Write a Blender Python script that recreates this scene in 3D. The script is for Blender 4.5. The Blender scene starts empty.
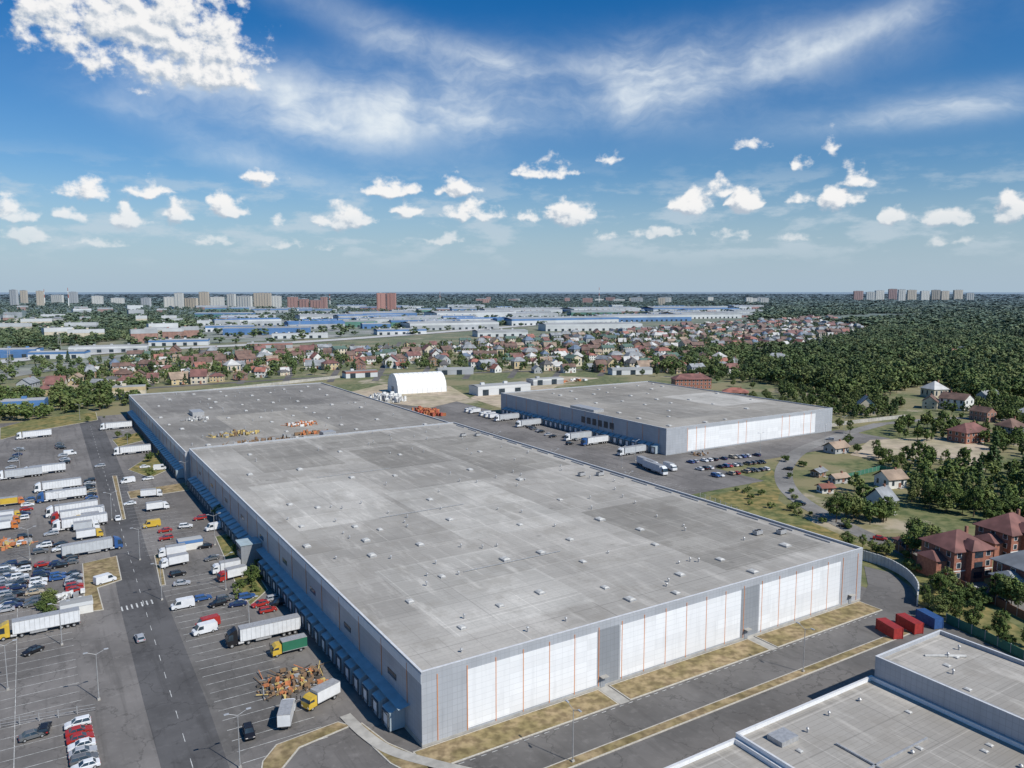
import bpy, math, random
import numpy as np
from mathutils import Vector, Matrix
random.seed(7); rng=np.random.default_rng(7)
scene=bpy.context.scene
# ---------------------------------------------------------------- survey helpers (metres, real ground positions)
H=80.0; FPX=780.0; TH=math.atan(94/780.0); CT,ST=math.cos(TH),math.sin(TH)
def G(px,py,z=0.0):
    u=(px-512)/FPX; v=(py-384)/FPX
    t=(H-z)/(ST+v*CT); return (u*t,(CT-v*ST)*t)
ROT=math.radians(31.8); AX=(math.cos(ROT),math.sin(ROT)); OO=(-15.8,128.6)
def L(s,t): return (OO[0]+AX[0]*s-AX[1]*t, OO[1]+AX[1]*s+AX[0]*t)
def toL(x,y):
    dx,dy=x-OO[0],y-OO[1]; return (dx*AX[0]+dy*AX[1], -dx*AX[1]+dy*AX[0])
def LR(s0,t0,s1,t1): return [L(s0,t0),L(s1,t0),L(s1,t1),L(s0,t1)]
def GP(l): return [G(*p) for p in l]
# ---------------------------------------------------------------- materials
def newmat(name):
    m=bpy.data.materials.new(name); m.use_nodes=True; nt=m.node_tree
    b=nt.nodes['Principled BSDF']; return m,nt,b
class NB:
    def __init__(s,nt): s.nt=nt
    def n(s,t,**k):
        x=s.nt.nodes.new(t)
        for a,b in k.items(): setattr(x,a,b)
        return x
    def put(s,sock,v):
        if isinstance(v,bpy.types.NodeSocket): s.nt.links.new(v,sock)
        elif v is not None:
            if isinstance(v,(tuple,list)) and len(v)==3 and sock.type=='RGBA': v=(*v,1)
            sock.default_value=v
    def m(s,op,a,b=None,c=None,clamp=False):
        x=s.n('ShaderNodeMath',operation=op,use_clamp=clamp)
        s.put(x.inputs[0],a); s.put(x.inputs[1],b); s.put(x.inputs[2],c); return x.outputs[0]
    def v(s,op,a,b=None,c=None,scale=None):
        x=s.n('ShaderNodeVectorMath',operation=op)
        s.put(x.inputs[0],a); s.put(x.inputs[1],b); s.put(x.inputs[2],c)
        if scale is not None: s.put(x.inputs['Scale'],scale)
        return x.outputs['Value'] if op in('DOT_PRODUCT','LENGTH') else x.outputs['Vector']
    def noise(s,vec,scale,detail=5,rough=.55,out='Fac',dim='3D'):
        x=s.n('ShaderNodeTexNoise'); x.noise_dimensions=dim; s.put(x.inputs['Vector'],vec); x.inputs['Scale'].default_value=scale
        x.inputs['Detail'].default_value=detail; x.inputs['Roughness'].default_value=rough; return x.outputs[out]
    def mix(s,f,a,b,bt='MIX'):
        x=s.n('ShaderNodeMix',data_type='RGBA',blend_type=bt); s.put(x.inputs[0],f); s.put(x.inputs[6],a); s.put(x.inputs[7],b); return x.outputs[2]
    def sm(s,x,a,b,o0=0.,o1=1.):
        r=s.n('ShaderNodeMapRange',interpolation_type='SMOOTHSTEP'); s.put(r.inputs[0],x)
        for i,q in enumerate((a,b,o0,o1)): r.inputs[i+1].default_value=q
        return r.outputs[0]
def sc(c,k): return tuple(min(1,x*k) for x in c)
def haze_tint(q,col,pos,k=5200.,tgt=(.19,.26,.325)):  # aerial haze painted into the base colour, stronger with distance
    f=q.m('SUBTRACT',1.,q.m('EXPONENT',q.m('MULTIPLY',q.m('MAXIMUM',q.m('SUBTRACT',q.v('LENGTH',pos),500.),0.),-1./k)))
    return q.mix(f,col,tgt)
MC={}
def M(name,c,var=.15,scale=1.,rough=.8,metal=0.,big=None,c2=None,bump=0.,reg=False):
    if name in MC: return MC[name]
    m,nt,b=newmat(name); q=NB(nt)
    pos=q.n('ShaderNodeNewGeometry').outputs['Position']
    f=q.sm(q.noise(pos,scale,2),.3,.7)
    col=q.mix(f,sc(c,1-var),c2 if c2 else sc(c,1+var))
    if big:
        f2=q.sm(q.noise(pos,big[0],4),.35,.65)
        col=q.mix(f2,col,q.mix(1.,col,big[1],'MULTIPLY'))
    if reg: col=haze_tint(q,col,pos,9000. if reg is True else reg)  # blue-grey distance haze mixed into the surface colour
    nt.links.new(col,b.inputs['Base Color']); b.inputs['Roughness'].default_value=rough; b.inputs['Metallic'].default_value=metal
    if bump:
        bp=q.n('ShaderNodeBump'); bp.inputs['Strength'].default_value=bump; bp.inputs['Distance'].default_value=.1
        nt.links.new(q.noise(pos,scale*3),bp.inputs['Height']); nt.links.new(bp.outputs[0],b.inputs['Normal'])
    MC[name]=m; return m
def panel(name,c,sx=1.,sz=1.2,dark=.75,metal=0.,rough=.45,lw=.06,var=.06):
    if name in MC: return MC[name]
    m,nt,b=newmat(name); q=NB(nt)
    o=q.n('ShaderNodeTexCoord').outputs['Object']; s=q.n('ShaderNodeSeparateXYZ'); nt.links.new(o,s.inputs[0])
    u=q.m('ADD',s.outputs[0],s.outputs[1])
    lx=q.m('LESS_THAN',q.m('FRACT',q.m('DIVIDE',u,sx)),lw/sx)
    lz=q.m('LESS_THAN',q.m('FRACT',q.m('DIVIDE',s.outputs[2],sz)),lw/sz)
    ln=q.m('MAXIMUM',lx,lz)
    cell=q.n('ShaderNodeTexWhiteNoise',noise_dimensions='2D')
    cb=q.n('ShaderNodeCombineXYZ'); nt.links.new(q.m('FLOOR',q.m('DIVIDE',u,sx*3)),cb.inputs[0]); nt.links.new(q.m('FLOOR',q.m('DIVIDE',s.outputs[2],sz*2)),cb.inputs[1])
    nt.links.new(cb.outputs[0],cell.inputs['Vector'])
    col=q.mix(cell.outputs['Value'],sc(c,1-var),sc(c,1+var))
    dirt=q.sm(q.noise(q.v('MULTIPLY',o,(1,1,.15)),.8,5),.45,.75)
    col=q.mix(q.m('MULTIPLY',dirt,.25),col,sc(c,.6))
    col=q.mix(ln,col,sc(c,dark))
    nt.links.new(col,b.inputs['Base Color']); b.inputs['Roughness'].default_value=rough; b.inputs['Metallic'].default_value=metal
    MC[name]=m; return m
def roofmat(name,c,patch=(31.,37.),k2=.86,roll=1.5):
    m,nt,b=newmat(name); q=NB(nt)
    o=q.n('ShaderNodeTexCoord').outputs['Object']
    def brick(w,h,mort,c1,c2,cm,off=.0,shift=(0,0,0)):
        mp=q.n('ShaderNodeMapping'); nt.links.new(o,mp.inputs[0]); mp.inputs['Location'].default_value=shift
        x=q.n('ShaderNodeTexBrick'); x.offset=off; x.squash=1
        nt.links.new(mp.outputs[0],x.inputs['Vector'])
        for k,vv in (('Scale',1.),('Brick Width',w),('Row Height',h),('Mortar Size',mort),('Mortar Smooth',.2)): x.inputs[k].default_value=vv
        for k,vv in (('Color1',c1),('Color2',c2),('Mortar',cm)): x.inputs[k].default_value=(vv,vv,vv,1)
        return x.outputs['Color']
    base=q.mix(q.sm(q.noise(o,.022,5),.38,.62),sc(c,1.1),sc(c,.82))
    base=q.mix(1.,base,brick(patch[0],patch[1],.14,1.,k2,1.2,0.,(7,3,0)),'MULTIPLY')
    base=q.mix(.9,base,brick(patch[0]*2.,patch[1]*.5,.14,1.,.86,.72,.0,(17,11,0)),'MULTIPLY')
    base=q.mix(.9,base,brick(6.,12.,.08,1.04,.93,.8,.5),'MULTIPLY')
    base=q.mix(.7,base,brick(400.,roll,.07,1.02,.95,.78,0),'MULTIPLY')
    st=q.sm(q.noise(o,.12,8,.7),.48,.66)
    base=q.mix(q.m('MULTIPLY',st,.45),base,sc((c[0],c[1]*.97,c[2]*.92),.55))
    lt=q.sm(q.noise(q.v('MULTIPLY',o,(1,.2,1)),.3,7,.65),.5,.7)
    base=q.mix(q.m('MULTIPLY',lt,.45),base,sc(c,1.35))
    vo=q.n('ShaderNodeTexVoronoi'); nt.links.new(o,vo.inputs['Vector']); vo.inputs['Scale'].default_value=.09
    sp=q.sm(vo.outputs['Distance'],.02,.1,1.,0.)
    base=q.mix(q.m('MULTIPLY',sp,.55),base,sc(c,.42))
    base=q.mix(q.m('MULTIPLY',q.sm(q.noise(o,2.2,5,.7),.45,.7),.35),base,sc(c,.6))
    nt.links.new(base,b.inputs['Base Color']); b.inputs['Roughness'].default_value=.9; b.inputs['Specular IOR Level'].default_value=.25
    return m
def asphalt(name,c,tr=.5):
    m,nt,b=newmat(name); q=NB(nt)
    pos=q.n('ShaderNodeNewGeometry').outputs['Position']
    mp=q.n('ShaderNodeMapping'); nt.links.new(pos,mp.inputs[0]); mp.inputs['Rotation'].default_value=(0,0,-ROT)
    col=q.mix(q.sm(q.noise(pos,.035,5,.6),.35,.65),sc(c,.76),sc(c,1.22))
    col=q.mix(q.m('MULTIPLY',q.sm(q.noise(q.v('MULTIPLY',mp.outputs[0],(.5,.03,1)),1.,6,.6),.5,.68),tr),col,sc(c,.55))
    col=q.mix(q.m('MULTIPLY',q.sm(q.noise(pos,.5,8,.7),.5,.75),.6),col,sc(c,1.45))
    col=q.mix(q.m('MULTIPLY',q.sm(q.noise(pos,.22,8,.75),.56,.7),.65),col,sc(c,.48))
    vo=q.n('ShaderNodeTexVoronoi',feature='DISTANCE_TO_EDGE'); nt.links.new(q.v('ADD',pos,q.v('SCALE',q.noise(pos,.3,3,.6,'Color'),scale=6.)),vo.inputs['Vector']); vo.inputs['Scale'].default_value=.07
    col=q.mix(q.sm(vo.outputs['Distance'],.003,.014,.5,0.),col,sc(c,.45))
    nt.links.new(col,b.inputs['Base Color']); b.inputs['Roughness'].default_value=.9; b.inputs['Specular IOR Level'].default_value=.25
    return m
m_asph=asphalt('asphalt_old',(.172,.16,.15)); m_road=asphalt('asphalt_dark',(.10,.097,.097)); m_asph2=asphalt('asphalt_service_road',(.14,.132,.124),.35)
m_kerb=M('concrete_kerb',(.46,.43,.37),.15,2.); m_conc=M('concrete',(.42,.40,.36),.12,.6,big=(.1,(.8,.8,.8)))
m_dry=M('dry_grass',(.25,.18,.095),.25,.6,.95,c2=(.38,.285,.16),big=(.16,(.66,.70,.55)),bump=.5)
m_green=M('green_grass',(.09,.12,.03),.25,.3,.95,c2=(.20,.19,.07),big=(.05,(1.5,1.15,1.1)),bump=.5)
m_paint=M('road_paint_white',(.5,.5,.48),.35,.8)
m_dirt=M('bare_dirt',(.42,.34,.25),.2,.15,.95,big=(.03,(.8,.85,.75)))
m_gray=panel('panel_grey',(.37,.385,.41)); m_grayd=panel('panel_dark_grey',(.25,.265,.285)); m_white=panel('panel_white',(.75,.755,.76),3.,1.1,.80)
m_or=M('trim_orange',(.60,.24,.10),.08,1.,.5); m_cop=M('parapet_coping',(.6,.6,.6),.08,1.,.4)
m_dock=panel('dock_house_sheet',(.33,.39,.43),.6,4.,.8); m_black=M('rubber_black',(.02,.02,.02),.2,2.,.8); m_bump=M('dock_seal_grey',(.09,.10,.11),.2,2.,.8)
m_glass=M('window_glass',(.03,.045,.06),.3,.7,.12); m_metal=M('galvanised_metal',(.40,.40,.40),.12,2.,.5,.3)
m_roof1=roofmat('membrane_roof',(.43,.405,.365),(31.,37.),.80); m_roof2=roofmat('bitumen_roof',(.30,.282,.255),(26.,29.),.86); m_roof3=roofmat('membrane_roof_right',(.36,.335,.295),(24.,50.),.82)
m_roofa=roofmat('membrane_repair_dark',(.325,.305,.272),(15.,12.),.9,1.1); m_roofb=roofmat('membrane_repair_light',(.50,.475,.43),(20.,18.),.92,1.3)
m_roofw=roofmat('membrane_roof_near',(.45,.42,.375),(14.,17.),.88,1.1)
m_vl=M('vent_light',(.5,.49,.46),.15,1.,.6)
# ---------------------------------------------------------------- mesh builder
def ccw(p):
    a=sum(p[i][0]*p[(i+1)%len(p)][1]-p[(i+1)%len(p)][0]*p[i][1] for i in range(len(p)))
    return list(p) if a>0 else list(reversed(p))
def offs(p,d):
    p=ccw(p); n=len(p); o=[]
    for i in range(n):
        a,b,c=Vector(p[i-1][:2]),Vector(p[i][:2]),Vector(p[(i+1)%n][:2])
        e1=(b-a).normalized(); e2=(c-b).normalized(); n1=Vector((-e1.y,e1.x)); n2=Vector((-e2.y,e2.x)); m=(n1+n2)
        m=m/max(.4,m.length_squared/2) if m.length>1e-4 else n1
        o.append((b.x+m.x*d,b.y+m.y*d))
    return o
class MB:
    def __init__(s): s.v=[];s.f=[];s.mi=[]
    def add(s,vs,fs,mi=0):
        k=len(s.v); s.v+= [tuple(x) for x in vs]
        for i,f in enumerate(fs): s.f.append([k+j for j in f]); s.mi.append(mi if isinstance(mi,int) else mi[i])
    def box(s,x0,y0,z0,x1,y1,z1,mi=0,top=None):
        v=[(x0,y0,z0),(x1,y0,z0),(x1,y1,z0),(x0,y1,z0),(x0,y0,z1),(x1,y0,z1),(x1,y1,z1),(x0,y1,z1)]
        s.add(v,[(3,2,1,0),(4,5,6,7),(0,1,5,4),(1,2,6,5),(2,3,7,6),(3,0,4,7)],[mi,mi if top is None else top,mi,mi,mi,mi])
    def rbox(s,c,size,ang,z0,mi=0,tilt=0):
        ca,sa=math.cos(ang),math.sin(ang); a,b=size[0]/2,size[1]/2
        P=[(c[0]+x*ca-y*sa,c[1]+x*sa+y*ca) for x,y in((-a,-b),(a,-b),(a,b),(-a,b))]
        s.prism(P,z0,z0+size[2],mi,mi)
    def poly(s,p,z,mi=0):
        p=ccw(p); s.add([(x[0],x[1],z) for x in p],[list(range(len(p)))],mi)
    def prism(s,p,z0,z1,ms=0,mt=0):
        p=ccw(p); n=len(p)
        s.add([(x[0],x[1],z0) for x in p]+[(x[0],x[1],z1) for x in p],[[i,(i+1)%n,n+(i+1)%n,n+i] for i in range(n)]+[list(range(n,2*n))],[ms]*n+[mt])
    def hull(s,pts4a,pts4b,mi):
        s.add(list(pts4a)+list(pts4b),[(0,1,5,4),(1,2,6,5),(2,3,7,6),(3,0,4,7),(4,5,6,7)],mi)
    def tube(s,a,b,r0,r1,n=6,mi=0,cap=True):
        a,b=Vector(a),Vector(b); d=(b-a).normalized(); u=d.orthogonal().normalized(); w=d.cross(u)
        vs=[a+(u*math.cos(2*math.pi*i/n)+w*math.sin(2*math.pi*i/n))*r0 for i in range(n)]+[b+(u*math.cos(2*math.pi*i/n)+w*math.sin(2*math.pi*i/n))*r1 for i in range(n)]
        fs=[(i,(i+1)%n,n+(i+1)%n,n+i) for i in range(n)]
        if cap: fs+=[list(range(n-1,-1,-1)),list(range(n,2*n))]
        s.add(vs,fs,mi)
    def prof(s,pr,y0,y1,mi=0):
        n=len(pr); s.add([(x,y0,z) for x,z in pr]+[(x,y1,z) for x,z in pr],[(i,(i+1)%n,n+(i+1)%n,n+i) for i in range(n)]+[list(range(n-1,-1,-1)),list(range(n,2*n))],mi)
    def mesh(s,name,mats):
        me=bpy.data.meshes.new(name); me.from_pydata(s.v,[],s.f)
        for m in mats: me.materials.append(m)
        me.polygons.foreach_set('material_index',s.mi); me.update(); return me
def ob(name,me,loc=(0,0,0),rz=0,parent=None,scl=None):
    o=bpy.data.objects.new(name,me); scene.collection.objects.link(o)
    o.location=loc if len(loc)==3 else (loc[0],loc[1],0); o.rotation_euler=(0,0,rz)
    if scl: o.scale=scl
    if parent: o.parent=parent
    return o
def sheet(name,polys,z,mat,dz=0.):
    b=MB()
    for i,p in enumerate(polys): b.poly(p,z+i*dz,0)
    return ob(name,b.mesh(name,[mat]))
def ribbon(b,pts,w,z,mi=0,smooth=True):
    P=[Vector(p[:2]) for p in pts]
    if smooth and len(P)>2:
        Q=[]
        for i in range(len(P)-1):
            p0=P[max(0,i-1)];p1=P[i];p2=P[i+1];p3=P[min(len(P)-1,i+2)]
            for k in range(6):
                t=k/6; Q.append(.5*((2*p1)+(p2-p0)*t+(2*p0-5*p1+4*p2-p3)*t*t+(3*p1-p0-3*p2+p3)*t**3))
        Q.append(P[-1]); P=Q
    vs=[]
    for i,p in enumerate(P):
        d=(P[min(i+1,len(P)-1)]-P[max(0,i-1)]).normalized(); n=Vector((-d.y,d.x))*w/2
        vs+=[(p.x-n.x,p.y-n.y,z),(p.x+n.x,p.y+n.y,z)]
    b.add(vs,[(2*i,2*i+2,2*i+3,2*i+1) for i in range(len(P)-1)],mi); return P
# ---------------------------------------------------------------- ground
def ground_mat():
    m,nt,b=newmat('terrain'); q=NB(nt); pos=q.n('ShaderNodeNewGeometry').outputs['Position']
    g=q.mix(q.sm(q.noise(pos,.25,6,.6),.35,.65),(.07,.095,.028),(.17,.17,.07))
    g=q.mix(q.sm(q.noise(pos,.02,6,.6),.45,.6),g,(.22,.19,.095))
    g=q.mix(q.sm(q.noise(pos,.012,6,.65),.58,.66),g,(.38,.32,.23))
    far=q.mix(q.sm(q.noise(pos,.004,6,.6),.45,.6),(.05,.075,.03),(.11,.13,.06))
    d=q.v('LENGTH',pos); g=q.mix(q.sm(d,1500,3500),g,far); g=haze_tint(q,g,pos)
    nt.links.new(g,b.inputs['Base Color']); b.inputs['Roughness'].default_value=.95; return m
b=MB(); R=[0,300,700,1500,3500,8000,16000,32000]; n=48; vs=[(0,0,-.06)]; fs=[]
for r in R[1:]:
    for i in range(n): vs.append((r*math.cos(2*math.pi*i/n),r*math.sin(2*math.pi*i/n),-.06))
for i in range(n): fs.append((0,1+i,1+(i+1)%n))
for k in range(len(R)-2):
    for i in range(n): a=1+k*n; c=a+n; fs.append((a+i,c+i,c+(i+1)%n,a+(i+1)%n))
b.add(vs,fs,0); ob('ground',b.mesh('ground',[ground_mat()]))
sheet('truck_yard_pavement',[LR(-140,-60,125,-.0) ,LR(-140,0,0,440)],0.0,m_asph)
sheet('yard_pavement',[LR(125.2,100,206,440),LR(206,128,340,159.8),LR(125.2,0,134,100)],0.0,m_asph)
sheet('service_yard_pavement',[GP([(845,640),(861,600),(868,585),(864,566),(892,573),(912,588),(918,604),(948,624),(1024,662),(1100,700),(1060,745),(900,720)])],0.012,m_asph2)
sheet('service_road',[LR(-12,-16,127,-7.2),LR(-12,-34,127,-18.8)],0.006,m_asph2)
sheet('main_road',[GP([(78,418),(96,480),(107,540),(121,610),(143,700),(163,775),(205,1000),(420,1000),(232,775),(206,700),(174,620),(147,550),(126,480),(100,418)])],0.018,m_road)
sheet('approach_road',[GP([(225,566),(262,640),(290,700),(300,725),(260,740),(228,768),(206,700),(180,635),(150,560),(165,550)])],0.009,m_asph2)
isl=MB()
def island(p,gi=1):
    isl.prism(p,-.02,.13,0,0); isl.prism(offs(p,.28),.1,.17,gi,gi)
island(LR(-2,-7,38.8,-.35)); island(LR(41.6,-7,82.3,-.35)); island(LR(84.7,-7,124,-.35))
island(LR(-6,-18.6,118,-16.2))
island(GP([(82,564),(117,556),(122,580),(98,588),(104,610),(82,613),(84,590)]))
island(GP([(127,492),(190,482),(196,489),(130,499)]))
island(GP([(112,476),(122,520),(126,519),(117,476)]))
island(GP([(128,470),(165,446),(178,452),(186,462),(150,478)]),2)
island(GP([(112,440),(140,432),(146,440),(118,447)]),2)
island(GP([(154,556),(160,552),(166,585),(160,586)]))
island(GP([(215,537),(232,533),(268,590),(250,606),(238,590)]),2)
island(GP([(262,762),(276,745),(338,722),(352,726),(300,748),(278,775),(260,775)]))
island(GP([(352,728),(362,723),(388,743),(421,757),(500,775),(520,790),(440,790),(390,764)]))
island(GP([(0,428),(30,420),(96,412),(98,420),(30,432),(0,440)]),2)
island(GP([(150,424),(160,420),(182,448),(176,452)]))
isl_o=ob('kerbed_grass_island',isl.mesh('kerbed_grass_island',[m_kerb,m_dry,m_green]))
sheet('grass_verge',[GP([(700,498),(745,488),(772,470),(783,480),(778,500),(812,522),(870,548),(905,560),(1000,615),(1100,680),(1024,660),(950,622),(920,603),(914,586),(892,571),(862,562),(780,530)])],-.02,m_green)
b=MB(); ribbon(b,GP([(345,716),(365,735),(392,752),(440,766),(520,785)]),2.2,.2); ribbon(b,[L(40.2,-7.2),L(40.2,0)],2.4,.03,smooth=False); ribbon(b,[L(83.5,-7.2),L(83.5,0)],2.,.03,smooth=False)
ribbon(b,GP([(700,498),(770,528),(860,556)]),2,.03)
ob('footpath',b.mesh('footpath',[m_conc]))
b=MB(); ribbon(b,GP([(880,424),(845,434),(806,448),(788,462),(784,480),(800,500),(850,528),(905,551),(960,578),(1030,612),(1150,670)]),7.5,.012); ribbon(b,GP([(880,424),(960,418),(1060,424)]),6,.016)
ob('village_road',b.mesh('village_road',[asphalt('asphalt_village',(.22,.21,.195),.3)]))
sheet('construction_ground',[GP([(470,398),(500,384),(560,376),(600,378),(560,384),(540,398),(500,408)]),GP([(850,455),(870,440),(960,436),(1000,452),(985,470),(940,460),(890,462)]),GP([(600,345),(640,340),(650,344),(610,350)]),GP([(350,392),(385,384),(450,386),(470,398),(430,408),(380,402)])],.015,m_dirt,.02)
# ---------------------------------------------------------------- markings
mk=MB()
def line(a,c,w=.16,z=.028): ribbon(mk,[a,c],w,z,0,False)
for i in range(26): line(L(-28,12+i*3.9),L(-13,12+i*3.9),.12)
for i in range(22): line(L(-72,30+i*4.),L(-50,30+i*4.),.11)
line(L(-72,30),L(-72,114),.11); line(L(-61,30),L(-61,114),.1)
for k in range(6):
    for i in range(30): line(L(-118+k*11,126+i*2.7),L(-113.2+k*11,126+i*2.7),.1)
for i in range(28): line(L(-28,135+i*4.6),L(-12,135+i*4.6),.11)
for i in range(40): line(L(-112,222+i*5),L(-92,222+i*5),.11)
for i in range(26): line(L(165,104+i*2.7),L(170,104+i*2.7),.1)
for i in range(34): line(L(192,160+i*4.5),L(204,160+i*4.5),.11)
A=Vector(G(193,768)); Bv=Vector(G(90,425)); n=44
for i in range(n):
    p=A.lerp(Bv,i/n); q_=A.lerp(Bv,(i+.35)/n); line(p,q_,.12,.03)
for i in range(7):
    p=G(122+i*5,609-i*1.2); c=Vector(p); d=Vector((-AX[1],AX[0])); line(c-d*1.6,c+d*1.6,.35,.03)
for i in range(60): line(L(-10+i*2.2+0,-7.6),L(-8.9+i*2.2,-7.6),.12)
ob('road_markings',mk.mesh('road_markings',[m_paint]))
# ---------------------------------------------------------------- warehouses
def warehouse_shell(name,loc,sx,sy,h,wall,roof,cop=m_cop,par=.55):
    e=bpy.data.objects.new(name,None); scene.collection.objects.link(e); e.location=(loc[0],loc[1],0); e.rotation_euler=(0,0,ROT)
    b=MB(); w=.35
    b.box(0,0,-.1,sx,w,h); b.box(0,sy-w,-.1,sx,sy,h); b.box(0,w,-.1,w,sy-w,h); b.box(sx-w,w,-.1,sx,sy-w,h)
    ob('walls',b.mesh('walls',[wall]),parent=e)
    b=MB(); b.poly([(w,w),(sx-w,w),(sx-w,sy-w),(w,sy-w)],h-par); ob('roof',b.mesh('roof',[roof]),parent=e)
    b=MB(); o=.06
    b.box(-o,-o,h,sx+o,w+o,h+.07); b.box(-o,sy-w-o,h,sx+o,sy+o,h+.07); b.box(-o,w+o,h,w+o,sy-w-o,h+.07); b.box(sx-w-o,w+o,h,sx+o,sy-w-o,h+.07)
    ob('coping',b.mesh('coping',[cop]),parent=e); return e
def vent(b,x,y,z,s=1.):
    b.box(x-1.0*s,y-1.3*s,z,x+1.0*s,y+1.3*s,z+.45*s,1); b.hull([(x-.95*s,y-1.25*s,z+.45*s),(x+.95*s,y-1.25*s,z+.45*s),(x+.95*s,y+1.25*s,z+.45*s),(x-.95*s,y+1.25*s,z+.45*s)],[(x-.5*s,y-.8*s,z+.72*s),(x+.5*s,y-.8*s,z+.72*s),(x+.5*s,y+.8*s,z+.72*s),(x-.5*s,y+.8*s,z+.72*s)],0)
def pipe(b,x,y,z,h=1.,r=.22):
    b.tube((x,y,z),(x,y,z+h),r,r,8,1); b.tube((x,y,z+h),(x,y,z+h+.25),r*1.8,r*.5,8,1)
def ac(b,x,y,z,w=2.4,d=1.6,h=1.3):
    b.box(x-w/2,y-d/2,z+.25,x+w/2,y+d/2,z+h,1)
    for sx in(-.25,.25): b.tube((x+w*sx,y,z+h),(x+w*sx,y,z+h+.12),.5,.5,10,2)
    for sx in(-.4,.4): b.box(x+w*sx-.1,y-d/2,z,x+w*sx+.1,y+d/2,z+.25,2)
m_docktop=M('dock_roof_sheet',(.36,.44,.47),.1,.5,.4)
def docks(e,ts,x0=0):
    b=MB()
    for t in ts:
        x1=x0-3.0; w=1.75
        b.add([(x0,t-w,.3),(x1,t-w,.3),(x1,t-w,3.7),(x0,t-w,4.7),(x0,t+w,.3),(x1,t+w,.3),(x1,t+w,3.7),(x0,t+w,4.7)],[(0,1,2,3),(7,6,5,4),(3,2,6,7),(1,0,4,5),(2,1,5,6)],[0,0,3,0,0])
        b.box(x1-.3,t-1.45,1.05,x1-.002,t-1.15,3.2,1); b.box(x1-.3,t+1.15,1.05,x1-.002,t+1.45,3.2,1); b.box(x1-.3,t-1.45,3.202,x1-.002,t+1.45,3.5,1)
        b.box(x1-.05,t-1.14,1.05,x1-.003,t+1.14,3.19,2)
        b.box(x1-.2,t-1.3,.5,x1-.004,t-.9,1.0,1); b.box(x1-.2,t+.9,.5,x1-.004,t+1.3,1.0,1)
    return ob('loading_docks',b.mesh('loading_docks',[m_dock,m_bump,m_white,m_docktop]),parent=e)
h1=14.0
W1=warehouse_shell('main_warehouse',OO,125,227,h1,m_gray,m_roof1)
b=MB()
def wp(s0,s1,z0,z1,mi,pr=.06): b.box(s0,-pr,z0,s1,-.003,z1,mi)
for s0,s1 in((9.15,38.6),(44.6,80),(86.2,116)): wp(s0,s1,.9,12.1,0)
wp(38.9,44.3,.6,12.4,2,.04); wp(80.3,85.9,.6,12.4,2,.04)
s_=3.
while s_<124: wp(s_,s_+.15,.5,12.9,1,.09); s_+=6
wp(0,125,.0,.5,3,.05)
for s0 in (39.6,81.5,120): b.box(s0,-.12,.1,s0+1.1,-.045,2.3,2); b.box(s0-.3,-1.2,2.5,s0+1.4,-.05,2.6,3)
for t in range(6,226,12): b.box(-.1,t,4.9,-.003,t+.15,13.2,1)
b.box(-.06,.0,11.8,-.003,227,13.6,0)
b.box(-.05,.0,0,-.003,227,.9,3)
for t in range(10,225,24): b.box(-.07,t+1,7.5,-.004,t+5,8.7,4)
ob('wall_panels',b.mesh('wall_panels',[m_white,m_or,m_grayd,m_conc,m_glass]),parent=W1)
docks(W1,[9+i*5.05 for i in range(19)]+[118+i*5.05 for i in range(20)])
b=MB(); b.add([(0,5,5.6),(-2.2,5,5.2),(-2.2,108,5.2),(0,108,5.6)],[(0,1,2,3)],0); b.box(-6,109,.0,-.1,115,6.5,1); b.box(-6.2,108.8,6.5,-.1,115.2,6.7,0)
for i in range(3): b.box(-6.06,109.6+i*1.8,1.,-6.003,110.9+i*1.8,2.6,2); b.box(-6.06,109.6+i*1.8,4.,-6.003,110.9+i*1.8,5.4,2)
ob('dock_office',b.mesh('dock_office',[m_docktop,m_grayd,m_glass]),parent=W1)
b=MB(); zr=h1-.55
for (s0,t0,s1,t1),mi in [((16,168,47,222),0),((50,196,84,224),0),((6,92,40,150),1),((42,60,78,118),1),((84,8,121,66),0),((88,120,120,196),0),((12,10,46,52),1),((56,150,84,190),0)]:
    b.poly([(s0,t0),(s1,t0),(s1,t1),(s0,t1)],zr+.012,mi)
ob('roof_membrane_repairs',b.mesh('roof_membrane_repairs',[m_roofa,m_roofb]),parent=W1)
b=MB()
for p in [(318,508),(302,527),(372,556),(442,577),(300,548),(290,505),(520,525),(541,553),(583,562),(540,593),(605,588),(462,628),(680,575),(785,546),(690,600),(395,476),(352,478),(300,470),(470,470),(430,500),(600,520),(560,500),(520,480),(480,452),(400,455),(655,545),(720,560),(505,560),(410,602),(760,575),(250,475),(340,452),(450,520),(500,606),(380,530),(355,527),(366,541),(640,530),(570,540),(630,600),(420,545),(250,455)]:
    x,y=toL(*G(p[0],p[1],zr)); x=max(4,min(120,x)); y=max(4,min(222,y)); vent(b,x,y,zr,.65+random.random()*.4)
for i in range(80): pipe(b,random.uniform(4,120),random.uniform(4,222),zr,.5+random.random()*.5,.18)
for y in (40,92,150): b.box(30,y,zr+.15,58,y+.15,zr+.3,1)
for y in (20,100,190): ac(b,118,y,zr); ac(b,112,y+3,zr)
for i in range(18):
    y=8+i*12; b.box(122.6,y,zr,123.2,y+8.,zr+.35,1)
ob('roof_vents',b.mesh('roof_vents',[m_vl,m_metal,m_black]),parent=W1)
W2=warehouse_shell('rear_warehouse',L(-1.5,227.4),128,212,12.6,m_gray,m_roof2)
docks(W2,[8+i*5.05 for i in range(38)])
b=MB()
for t in range(4,210,12): b.box(-.1,t,4.9,-.003,t+.2,11.8,1)
b.box(-.06,0,10.6,-.003,211,12.2,0); ob('wall_panels',b.mesh('wall_panels',[m_white,m_or]),parent=W2)
b=MB(); z2=12.05
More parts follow.
